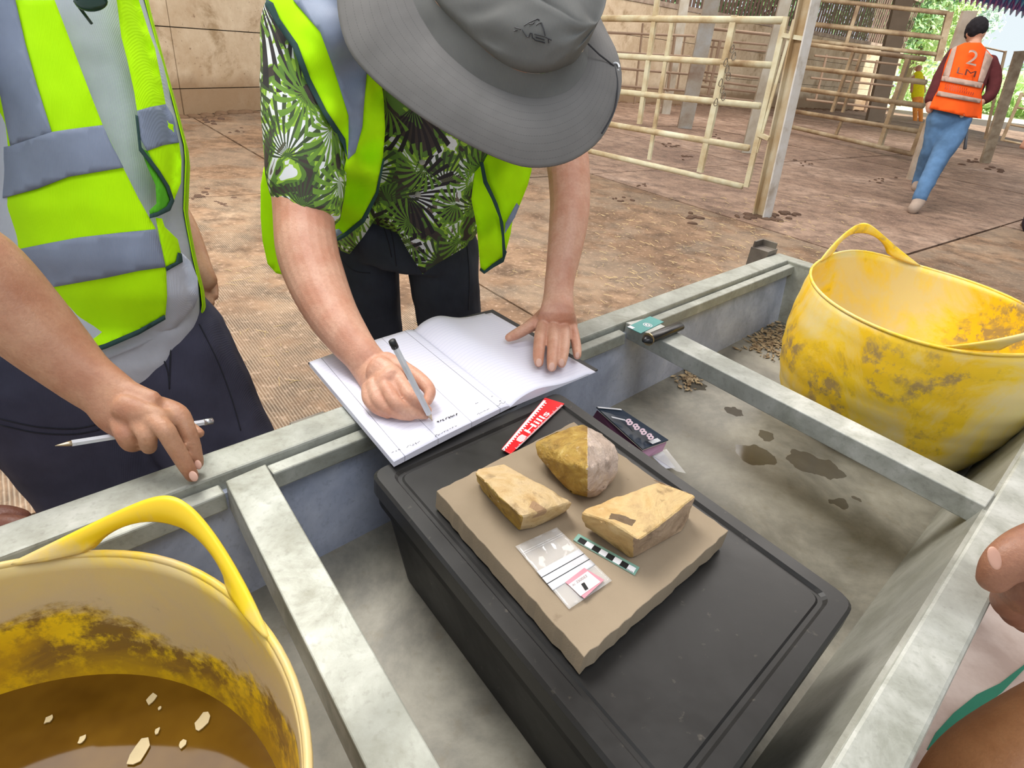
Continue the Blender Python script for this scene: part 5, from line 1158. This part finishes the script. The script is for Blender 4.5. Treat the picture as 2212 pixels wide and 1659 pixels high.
outer = [(728, -20, .83), (745, 90, .815), (800, 165, .805), (900, 245, .79), (1000, 305, .78), (1085, 345, .77), (1150, 361, .765), (1225, 350, .765), (1290, 308, .77), (1325, 250, .78), (1343, 180, .795), (1335, 118, .82), (1305, 55, .85), (1240, -80, .88), (1130, -170, .90), (980, -200, .90), (840, -160, .87), (760, -100, .85)]
seam = [(885, -60, .80), (893, 0, .79), (925, 62, .785), (962, 110, .777), (1032, 168, .768), (1105, 202, .762), (1159, 212, .758), (1205, 205, .758), (1240, 185, .762), (1268, 140, .775), (1268, 80, .795), (1245, 0, .83), (1180, -80, .85), (1080, -120, .86), (960, -120, .84)]
cb_ = [(915, -55, .792), (935, -5, .775), (962, 27, .765), (998, 62, .758), (1040, 101, .75), (1078, 131, .745), (1123, 154, .742), (1168, 159, .742), (1206, 150, .747), (1240, 131, .757), (1264, 100, .775), (1268, 50, .80), (1240, -20, .825), (1170, -90, .845), (1070, -110, .85), (960, -100, .83)]
cg = [(930, -70, .772), (956, -15, .752), (988, 22, .742), (1028, 60, .733), (1075, 95, .725), (1125, 120, .718), (1175, 134, .715), (1218, 132, .718), (1252, 112, .73), (1276, 78, .75), (1290, 25, .775), (1270, -50, .80), (1200, -110, .82), (1090, -125, .83), (980, -115, .81)]
cm_ = [(1010, -75, .745), (1040, -30, .725), (1085, 15, .71), (1135, 50, .70), (1190, 76, .695), (1236, 84, .695), (1270, 74, .705), (1292, 48, .72), (1302, 0, .745), (1290, -60, .77), (1220, -125, .79), (1120, -140, .79), (1040, -120, .77)]
ct = [(1090, -50, .712), (1130, -20, .70), (1168, 2, .692), (1213, 27, .688), (1249, 48, .69), (1278, 55, .70), (1297, 38, .713), (1312, 0, .73), (1304, -60, .75), (1240, -118, .765), (1160, -125, .76), (1100, -95, .74)]
cen = lambda r: tuple(np.mean(np.array(r), 0))
def shrink(r, k, dz): c0_ = np.array(cen(r)); return [tuple(c0_+(np.array(p)-c0_)*k+np.array([0, 0, dz])) for p in r]
hat = empty('hat', Vector((0, 0, 0)), None, None); hat.parent = p2; hat.location = at(1100, 60, .8)-Vector(p2.location)
n_ = 96; Ro = resample(spline(outer, 8, True), n_); Rs = resample(spline(seam, 8, True), n_)
V = []; UV = []; Fs = []; K = 22
for lay in (0, 1):
    for k in range(K+1):
        t = k/K
        for i in range(n_):
            q = Rs[i]*(1-t)+Ro[i]*t; wv = .0045*math.sin(i/n_*2*math.pi*3+1.0)*t*t-.008*math.sin(t*math.pi); V.append(at(q[0], q[1], q[2]+wv)+_fw*(.0028*lay)); UV.append((t, i/n_))
nn_ = (K+1)*n_
for k in range(K):
    for i in range(n_):
        f = (k*n_+i, k*n_+(i+1) % n_, (k+1)*n_+(i+1) % n_, (k+1)*n_+i); Fs.append(f); Fs.append(tuple(x+nn_ for x in f[::-1]))
for i in range(n_): Fs.append((K*n_+i, K*n_+(i+1) % n_, nn_+K*n_+(i+1) % n_, nn_+K*n_+i))
br = mesh('brim', V, Fs, M_hat, hat, True); ul = br.data.uv_layers.new(name='UVMap')
for l in br.data.loops: ul.data[l.index].uv = UV[l.vertex_index]
V, Fs = ringloft([seam, [tuple(np.array(a)*.35+np.array(b)*.65) for a, b in zip(resample(spline(seam, 8, True), 24), resample(spline(cb_, 8, True), 24))], cb_], 96, False); o = mesh('brim_band', V, Fs, M_hat2, hat, True)
rr = [resample(spline(r, 8, True), 24) for r in (cb_, cg, cm_, ct)]
def lr(a, b, t, dd=0): return [tuple(p*(1-t)+q*t+np.array([0, 0, dd])) for p, q in zip(a, b)]
V, Fs = ringloft([lr(rr[0], rr[1], 0), lr(rr[0], rr[1], .12, -.006), lr(rr[0], rr[1], .5, -.006), rr[1], lr(rr[1], rr[2], .5, -.004), rr[2], lr(rr[2], rr[3], .6), rr[3], lr(rr[3], shrink(rr[3], .94, .002), 1), shrink(rr[3], .86, -.006), shrink(rr[3], .55, -.016), shrink(rr[3], .2, -.019)], 96, True)
# soft creases pressed into the crown
Vn = []
for p in V:
    x, y = pix(p); h = 0
    for (cx_, cy_, rx_, ry_, a_) in ((1262, 78, 34, 10, .020), (1180, 112, 52, 10, .010), (1085, 95, 60, 8, .008), (1240, 20, 60, 9, .009), (1225, 118, 26, 8, .013), (1290, 20, 14, 30, .008), (1040, 20, 14, 50, .006), (1130, 20, 70, 10, .005)):
        h += a_*math.exp(-((x-cx_)/rx_)**2-((y-cy_-.35*(x-cx_))/ry_)**2)
    Vn.append(p+_fw*h+_fw*.003*noise.noise(p*22))
crown = mesh('crown', Vn, Fs, M_hat2, hat, True); sd = crown.modifiers.new('s', 'SUBSURF'); sd.levels = sd.render_levels = 1
from mathutils.bvhtree import BVHTree
bt = BVHTree.FromPolygons(Vn, Fs)
def on_crown(x, y):
    d = ray(x, y).normalized(); h = bt.ray_cast(CAM, d); return (h[0] if h[0] else at(x, y, .71))-d*.0007
lgm = MB(); sc5 = lambda x, y: (960+x/5.53, y/5.53)
for pl_ in (((950, 310), (1010, 270), (1080, 240), (1110, 225), (1135, 240)), ((1010, 290), (1050, 285), (1075, 262)), ((1095, 300), (1130, 275), (1160, 272), (1185, 350), (1205, 430)), ((830, 370), (870, 362)), ((840, 328), (915, 350)), ((930, 355), (958, 400), (985, 440), (1010, 440), (1025, 395), (1045, 400), (1052, 460)), ((1075, 408), (1200, 440)), ((1060, 455), (1085, 482), (1200, 512)), ((1090, 445), (1195, 478)), ((1205, 445), (1280, 482)), ((1240, 470), (1245, 515))):
    pts = []
    for a, b in zip(pl_[:-1], pl_[1:]):
        for k in range(3): pts.append(on_crown(*sc5(a[0]+(b[0]-a[0])*k/3, a[1]+(b[1]-a[1])*k/3)))
    pts.append(on_crown(*sc5(*pl_[-1]))); lgm.tube(pts, .0006, 5)
lgm.build('embroidered_logo', plain('black_thread', (.02, .02, .025), .5), hat)
ey = MB(); c_ = at(1329, 146, .797); pts = [c_+_R*(math.cos(k*math.pi/6)*.005)+_U*(math.sin(k*math.pi/6)*.006) for k in range(13)]; ey.tube(pts, .0018, 6); ey.build('eyelet', plain('pale_eyelet', (.45, .45, .45), .3, .6), hat)
cd_ = MB(); cd_.tube([at(1268, 92, .765), at(1295, 118, .775), at(1326, 142, .792)], .0011, 6); cd_.tube([at(x, y, d-.004) for x, y, d in [tuple(p) for p in spline([(1286, 55, .835), (1310, 100, .815), (1329, 150, .797), (1334, 190, .788), (1326, 240, .776), (1300, 288, .766)], 5)]], .0012, 6); cd_.build('hat_cord', plain('dark_cord', (.03, .03, .035), .7), hat)
biro('ballpoint_pen', 'clear ballpoint pen with black end cap in the writing hand', onz(934, 909, zc+.0125), onz(846, 735, .84), .0042, M_clear, M_black)

# ---------------------------------------------------------------- man in orange, walking away
p3 = empty('person', onz(1985, 440), 'man in orange hi-vis vest marked 2 LM and blue jeans walking away', 'person'); DD = 6.1
M_or = fabric('orange_hi_vis', (.95, .115, .012), sc=300, var=.05); M_jean = fabric('blue_jeans', (.11, .22, .40), sc=300, fold=5, var=.3); M_sleeve = fabric('dark_red_sleeve', (.10, .022, .025), sc=300); M_tp2 = fabric('dull_tape', (.50, .36, .30), sc=300)
def Q(x, y, hw, fl=1.0, d=0.0): return D(x, y, DD+d, hw, fl)
mb = MB(); ball(mb, at(2109, 68, DD), (.085, .10, .115), None, 12); loft(mb, [Q(2108, 84, 11), Q(2104, 108, 12)], 2, 12); loft(mb, [Q(2102, 104, 22, .6), Q(2096, 125, 44, .5), Q(2080, 180, 42, .55), Q(2058, 236, 40, .6)], 4, 20)
ball(mb, at(2090, 72, DD), (.012, .02, .03), None, 6)
for arm in (((2055, 120, 12), (2034, 160, 11), (2018, 195, 9), (2008, 225, 7.5), (2008, 238, 7)), ((2140, 138, 12), (2146, 170, 11), (2138, 205, 9), (2118, 222, 7), (2106, 236, 7))): loft(mb, [Q(*a) for a in arm], 4, 12)
fuse('body', mb, .012, M_skB, p3, 4)
hm = MB(); ball(hm, at(2109, 63, DD-.008), (.094, .108, .115), None, 12); fuse('hair', hm, .012, fabric('black_hair', (.018, .016, .02)), p3, 3, .006, 40)
mb = MB(); loft(mb, [Q(2102, 106, 24, .6), Q(2096, 127, 47, .52), Q(2080, 180, 45, .57), Q(2060, 234, 43, .62)], 4, 20)
for arm in (((2058, 118, 14), (2036, 158, 14), (2019, 192, 12), (2009, 216, 10)), ((2138, 134, 15), (2148, 168, 14), (2141, 202, 12), (2126, 216, 10))): loft(mb, [Q(*a) for a in arm], 4, 14)
fuse('shirt', mb, .012, M_sleeve, p3, 3, .006, 8)
dv = lambda x, y: DD-.18+.13*min(1, abs((x-(2104-(y-100)*.29))/52))**2
def v3(name, pts, m_, off=0, sp=8): return sheet(name, pts, dv, .006, m_, p3, sp, .012, 20, off)
v3('vest_panel', [(2084, 92), (2119, 92), (2146, 124), (2129, 165), (2120, 202), (2122, 232), (2120, 257), (2090, 253), (2050, 243), (2007, 234), (2019, 205), (2029, 185), (2041, 139), (2054, 106)], M_or)
for q in ([(2057, 104), (2068, 98), (2050, 168), (2036, 164)], [(2130, 108), (2145, 125), (2124, 179), (2112, 176)], [(2036, 163), (2124, 179), (2120, 191), (2032, 174)], [(2027, 196), (2120, 214), (2117, 223), (2022, 206)]): v3('tape', q, M_tp2, .012)
def txt3(name, body, A, B, top, m_, off):
    cu_ = bpy.data.curves.new('t', 'FONT'); cu_.body = body; o = bpy.data.objects.new('t', cu_); COL.objects.link(o); dg = bpy.context.evaluated_depsgraph_get(); me = bpy.data.meshes.new_from_object(o.evaluated_get(dg)); bpy.data.objects.remove(o, do_unlink=True)
    xs = [v_.co.x for v_ in me.vertices]; w0, w1 = min(xs), max(xs); h = max(v_.co.y for v_ in me.vertices)
    for v_ in me.vertices:
        u = (v_.co.x-w0)/(w1-w0); w_ = v_.co.y/h; x = A[0]+(B[0]-A[0])*u+(top[0]-A[0])*w_; y = A[1]+(B[1]-A[1])*u+(top[1]-A[1])*w_; v_.co = at(x, y, dv(x, y)-off)
    return link(name, me, m_, p3)
txt3('vest_number', '2', (2086, 137), (2108, 143), (2094, 106), M_tp2, .03); txt3('vest_letters', 'LM', (2066, 158), (2106, 167), (2070, 145), plain('dark_print', (.14, .03, .02)), .03)
txt3('vest_lettering', 'IIIIIIIIIII', (2041, 186), (2088, 196), (2043, 180), plain('dark_print', (.45, .05, .02)), .03); txt3('vest_lettering', 'IIIIIIIIIIIIII', (2040, 193), (2102, 206), (2042, 187), plain('dark_print', (.45, .05, .02)), .03)
mb = MB(); loft(mb, [Q(2055, 232, 40, .6), Q(2052, 262, 43, .6)], 3, 20)
loft(mb, [Q(2070, 258, 26), Q(2052, 300, 24), Q(2032, 335, 20), Q(2012, 375, 17), Q(1994, 412, 15), Q(1987, 428, 15)], 4, 16); loft(mb, [Q(2028, 258, 25, 1, .05), Q(2018, 300, 20, 1, .1), Q(2006, 335, 17, 1, .2), Q(1990, 372, 13, 1, .35), Q(1982, 395, 11, 1, .4)], 4, 16)
fuse('trousers', mb, .012, M_jean, p3, 4, .008, 9)
M_ps = mat('pale_shoe', (.42, .33, .27), 9, .8)
mb = MB(); loft(mb, [Q(1990, 424, 13), Q(1982, 440, 13), Q(1972, 452, 11, 1, -.05)], 4, 12); fuse('shoe', mb, .012, M_ps, p3, 3)
mb = MB(); loft(mb, [Q(1985, 390, 10, 1, .4), Q(1978, 405, 9, 1, .38)], 3, 12); fuse('shoe', mb, .012, M_ps, p3, 3)
MB().tube([at(2078, 244, DD-.05), at(2078, 250, DD-.15)], .02, 6).build('belt', plain('pale_belt', (.5, .42, .34)), p3)
st = at(2095, 240, DD); en = at(2084, 322, DD)
stk = MB(); stk.tube([st, st.lerp(en, .5)], .007, 8); stk.tube([st.lerp(en, .5), en], [.012, .016], 8)
tag(stk.build('walking_stick', plain('grey_stick', (.12, .12, .13), .4), None, True, st), 'thin grey stick with thick black end hanging at the orange vest man\'s side', 'stick')
# person at the right edge of the picture
p4 = empty('person', onz(2240, 505), 'person mostly cut off at the right edge, bare arm and dark trouser leg', 'person'); D4 = dep_of(onz(2240, 505))
mb = MB(); base4 = onz(2262, 505); A4 = lambda dx, dy, z: base4+Vector((dx, dy, z))
head(mb, A4(0, 0, 1.60), (-.3, 1, 0)); loft(mb, [(A4(0, 0, 1.30), .05), (A4(0, 0, 1.52), .05)], 2, 12); loft(mb, [(A4(0, 0, .85), .15, .6), (A4(0, 0, 1.15), .16, .6), (A4(0, 0, 1.36), .17, .5)], 3, 18)
q4 = at(2212, 340, D4)
el4 = at(2212, 316, D4); hp4 = A4(-.15, -.05, .93)
loft(mb, [(A4(-.17, 0, 1.33), .05), (A4(-.17, 0, 1.33).lerp(el4, .55), .047), (el4, .042), (el4.lerp(hp4, .6), .036), (hp4, .03)], 4, 12)
for k in range(4): loft(mb, [(hp4+Vector((0, -.03+.02*k, 0)), .011), (hp4+Vector((.05, -.04+.02*k, -.06)), .009)], 2, 8)
loft(mb, [(A4(.17, 0, 1.33), .05), (A4(.2, 0, 1.05), .045), (A4(.2, -.1, .85), .035)], 3, 12); fuse('body', mb, .010, M_skB, p4, 4)
mb = MB(); loft(mb, [(A4(0, 0, .82), .165, .62), (A4(0, 0, 1.15), .17, .62), (A4(0, 0, 1.36), .18, .55)], 3, 18); loft(mb, [(A4(-.14, 0, 1.34), .06), (A4(-.17, 0, 1.33).lerp(el4, .45), .062)], 2, 12); fuse('shirt', mb, .012, fabric('pink_shirt', (.62, .30, .24)), p4, 4)
mb = MB(); loft(mb, [(A4(0, 0, .78), .155, .65), (A4(0, 0, .92), .15, .65)], 2, 18)
loft(mb, [(A4(-.08, 0, .84), .09), (A4(-.10, 0, .45), .07), (at(2226, 470, D4), .058), (at(2230, 498, D4), .058)], 4, 14); loft(mb, [(A4(.09, 0, .84), .09), (A4(.09, 0, .45), .07), (A4(.09, 0, .1), .055)], 4, 14); fuse('trousers', mb, .012, fabric('dark_trousers', (.035, .025, .035)), p4, 4, .01, 8)
boots(p4, [(base4.x-.1, base4.y, -.2, 1), (base4.x+.09, base4.y, .2, 1)])
# small figure in yellow outside the barn
p5 = empty('person', onz(1985, 262), 'small distant person in bright yellow vest outside behind the second gate', 'person'); d5 = dep_of(onz(1985, 262))
mb = MB(); g5 = lambda x, y, hw, fl=1.0: D(x, y, d5, hw, fl)
ball(mb, at(1984, 148, d5), .11, None, 8); loft(mb, [g5(1984, 150, 3), g5(1983, 162, 4)], 2, 10); loft(mb, [g5(1983, 164, 11, .6), g5(1982, 200, 11, .6)], 2, 12); loft(mb, [g5(1972, 168, 4), g5(1969, 198, 3)], 2, 8); loft(mb, [g5(1994, 168, 4), g5(1997, 198, 3)], 2, 8); fuse('body', mb, .02, M_skB, p5, 3)
mb = MB(); loft(mb, [g5(1983, 161, 10, .7), g5(1983, 185, 13, .7), g5(1982, 208, 13, .7)], 3, 14); fuse('vest', mb, .02, fabric('yellow_vest', (.95, .85, .02), sc=200), p5, 3)
mb = MB(); loft(mb, [g5(1982, 204, 12, .7), g5(1982, 214, 11, .7)], 2, 12); loft(mb, [g5(1977, 212, 6), g5(1977, 262, 4)], 2, 10); loft(mb, [g5(1988, 212, 6), g5(1989, 262, 4)], 2, 10); fuse('trousers', mb, .02, fabric('orange_trousers', (.9, .35, .08), sc=200), p5, 3)
# ---------------------------------------------------------------- people only partly in the picture, close to the camera
M_skD = skin('skin_brown', (.30, .135, .075), (.22, .085, .05))
p6 = empty('person', Vector((.75, .15, 0)), 'brown skinned hand closed over the near trough rim at the right edge', 'person')
mb = MB()
loft(mb, [D(2560, 1180, .66, 130), D(2420, 1210, .62, 115), D(2300, 1235, .585, 105, .9), D(2235, 1240, .572, 95, .8)], 5, 20)
loft(mb, [D(2270, 1180, .555, 62), D(2215, 1195, .55, 54), D(2168, 1222, .55, 47, .8), D(2146, 1252, .555, 36, .8)], 4, 16)      # thumb laid over the rim
for k, (x, y) in enumerate(((2186, 1300), (2202, 1318), (2222, 1330), (2246, 1338))): loft(mb, [D(x+60, y-60, .585+.012*k, 42), D(x+16, y-28, .58+.014*k, 38), D(x-6, y, .60+.014*k, 35), D(x+12, y+14, .625+.012*k, 29)], 4, 14)
fuse('body', mb, .0028, M_skD, p6, 5)
nb = MB(); c_ = at(2138, 1215, .536); M_ = Matrix((Vector((.35, .1, .3)).normalized(), Vector((-.3, .9, 0)).normalized(), Vector((-.3, -.1, .9)).normalized())).transposed(); ball(nb, at(2148, 1206, .528), (.006, .011, .0015), Matrix((_R*.94+_U*.3, _U*.94-_R*.3, -_fw)).transposed(), 8); nb.build('finger_nail', plain('pink_nail', (.58, .32, .23), .3), p6, True)
mb = MB(); loft(mb, [(Vector((.92, .28, .62)), .065), (Vector((1.0, .1, .95)), .06), (Vector((1.0, -.1, 1.2)), .07)], 4, 16); 
fuse('sleeve', mb, .008, fabric('dark_sleeve', (.05, .05, .06)), p6, 4)
p7 = empty('person', Vector((.75, -.2, 0)), 'brown bare knee and thigh beside the trough at the lower right corner', 'person')
mb = MB(); loft(mb, [D(2760, 1560, .74, 150), D(2500, 1560, .72, 150), D(2270, 1640, .70, 135), D(2120, 1750, .70, 125), D(2100, 1900, .76, 110), (Vector((.52, .28, .1)), .05)], 6, 24); fuse('body', mb, .006, skin('skin_knee', (.42, .19, .075), (.34, .14, .05)), p7, 5)
mb = MB(); loft(mb, [D(2900, 1540, .75, 175), D(2640, 1570, .735, 168), D(2560, 1590, .73, 166)], 4, 24); fuse('shorts', mb, .008, fabric('dark_shorts', (.04, .04, .05)), p7, 3); boots(p7, [(.52, .27, -.6, .8)])
p8 = empty('person', Vector((-.95, .25, 0)), 'dark brown hand resting on the far trough rim behind the lower left tub', 'person')
mb = MB(); loft(mb, [D(-420, 1120, .66, 95), D(-240, 1150, .62, 80), D(-120, 1165, .60, 66, .8), D(-40, 1172, .597, 66, .65)], 5, 18)
for k, (x, y) in enumerate(((92, 1140), (100, 1165), (96, 1190), (78, 1214))): loft(mb, [D(-50, 1145+k*17, .597, 26), D(15+k*3, y-6, .588, 24), D(x-30, y, .592, 22), D(x, y+10, .60, 18)], 4, 12)
loft(mb, [D(-60, 1130, .60, 28), D(0, 1112, .605, 23), D(45, 1118, .61, 20)], 3, 12); fuse('body', mb, .003, skin('skin_dark', (.20, .075, .045), (.15, .05, .03)), p8, 4)
mb = MB(); loft(mb, [D(-700, 1080, .72, 120), D(-420, 1118, .665, 108)], 3, 18); fuse('sleeve', mb, .008, fabric('dark_sleeve2', (.06, .06, .07)), p8, 3)
# ---------------------------------------------------------------- loose small stuff
gs = [(2003, 1618), (2022, 1582), (2060, 1540), (2110, 1500), (2160, 1476), (2212, 1436), (2240, 1410), (2212, 1446), (2166, 1494), (2120, 1530), (2070, 1572), (2016, 1622)]
b = [onz(x, y, .012) for x, y in gs]
tag(MB().hexa([p-up*.006 for p in b], b).build('green_strap', plain('green_webbing', (.015, .19, .11), .6), None, False, b[3]), 'green webbing strap lying on the floor by the bare knee', 'strap')
def strew(name, label, cat, n, fn, r, m_, lmin, lmax, loc, flat=False):
    mb = MB(); rg = random.Random(n)
    for i in range(n):
        p = fn(rg)
        if p is None: continue
        a = rg.uniform(0, math.pi); d = Vector((math.cos(a), math.sin(a), rg.uniform(-.08, .12)))*rg.uniform(lmin, lmax)
        if flat: n2 = Vector((-d.y, d.x, 0))*rg.uniform(.25, .6); mb.hexa([p-d, p-n2, p+d, p+n2], [q+up*.0012 for q in (p-d, p-n2, p+d, p+n2)])
        else: mb.tube([p-d, p+Vector((0, 0, r)), p+d], r, 3)
    return tag(mb.build(name, m_, None, False, loc), label, cat, kind='stuff')
M_straw = mat('straw', (.66, .50, .26), 20, .8)
def fl(rg):
    x, y = rg.uniform(-1.6, 2.2), rg.uniform(.9, 4.2)
    if (Vector((x, y, 0))-Vector((Af.x, Af.y, 0))).dot(nA) > -.06 and y < 2.0: return None
    if noise.noise(Vector((x*1.6, y*1.6, 0)))+rg.uniform(-.4, .4) < .05: return None
    return Vector((x, y, .006))
strew('straw_litter', 'loose straw scattered on the brown concrete behind the trough', 'straw', 1500, fl, .0012, M_straw, .006, .03, (0, 2, 0))
def lf2(rg): return onz(rg.uniform(1290, 1900), rg.uniform(420, 640), .006)
strew('straw_litter', 'pale straw specks strewn on the floor near the steel column', 'straw', 500, lf2, .0016, M_straw, .008, .03, (1, 3, 0))
def deb(cx_, cy_, sx_, sy_):
    return lambda rg: onz(rg.gauss(cx_, sx_), rg.gauss(cy_, sy_), ZF+.002)
M_deb = mat('dry_leaf_debris', [(.35, (.16, .10, .05)), (.6, (.45, .34, .20))], 60, .9)
strew('leaf_debris', 'dry leaf and husk debris in the far corner of the trough', 'debris', 300, deb(1668, 735, 30, 18), .001, M_deb, .003, .011, onz(1668, 735, ZF), True)
strew('leaf_debris', 'brown husk debris beside the far trough wall below the cross bar', 'debris', 90, deb(1492, 818, 14, 13), .001, M_deb, .003, .009, onz(1492, 818, ZF), True)
strew('leaf_debris', 'damp brown debris in the trough right of the empty tub', 'debris', 260, deb(2130, 925, 42, 38), .001, M_deb, .003, .012, onz(2130, 925, ZF), True)
cl = MB(); rg = random.Random(9)
for (x, y, s_) in ((1450, 315, .05), (1480, 338, .04), (1500, 470, .05), (1700, 462, .06), (1665, 468, .07), (1620, 470, .06), (2020, 150+200, .05), (1745, 352, .04), (1905, 388, .04), (455, 262, .05), (520, 285, .03), (430, 420, .03), (480, 440, .03), (410, 430, .03), (1540, 300, .05), (1380, 400, .03), (1350, 430, .03), (2100, 350, .08), (2150, 365, .08)):
    for k in range(7): ball(cl, onz(x+rg.gauss(0, 12), y+rg.gauss(0, 4)), (s_*rg.uniform(.3, .9), s_*rg.uniform(.3, .9), s_*.3), None, 4)
tag(cl.build('dung_clods', mat('dark_clod', (.12, .07, .045), 20, .9), None, True, (0, 0, 0)), 'dark dung clods scattered over the barn floor', 'clods', kind='stuff')
# slab added beside the trough, lit floor's brightness put into its pale colour
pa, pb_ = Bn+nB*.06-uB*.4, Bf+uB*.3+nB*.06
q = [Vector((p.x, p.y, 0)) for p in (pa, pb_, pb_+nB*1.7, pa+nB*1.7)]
MB().hexa([p+up*-.02 for p in q], [p+up*.009 for p in q]).build('floor_slab', mat('pale_lit_concrete', [(.35, (.50, .37, .31)), (.55, (.66, .53, .46)), (.75, (.74, .63, .56))], 7, .85), flo)
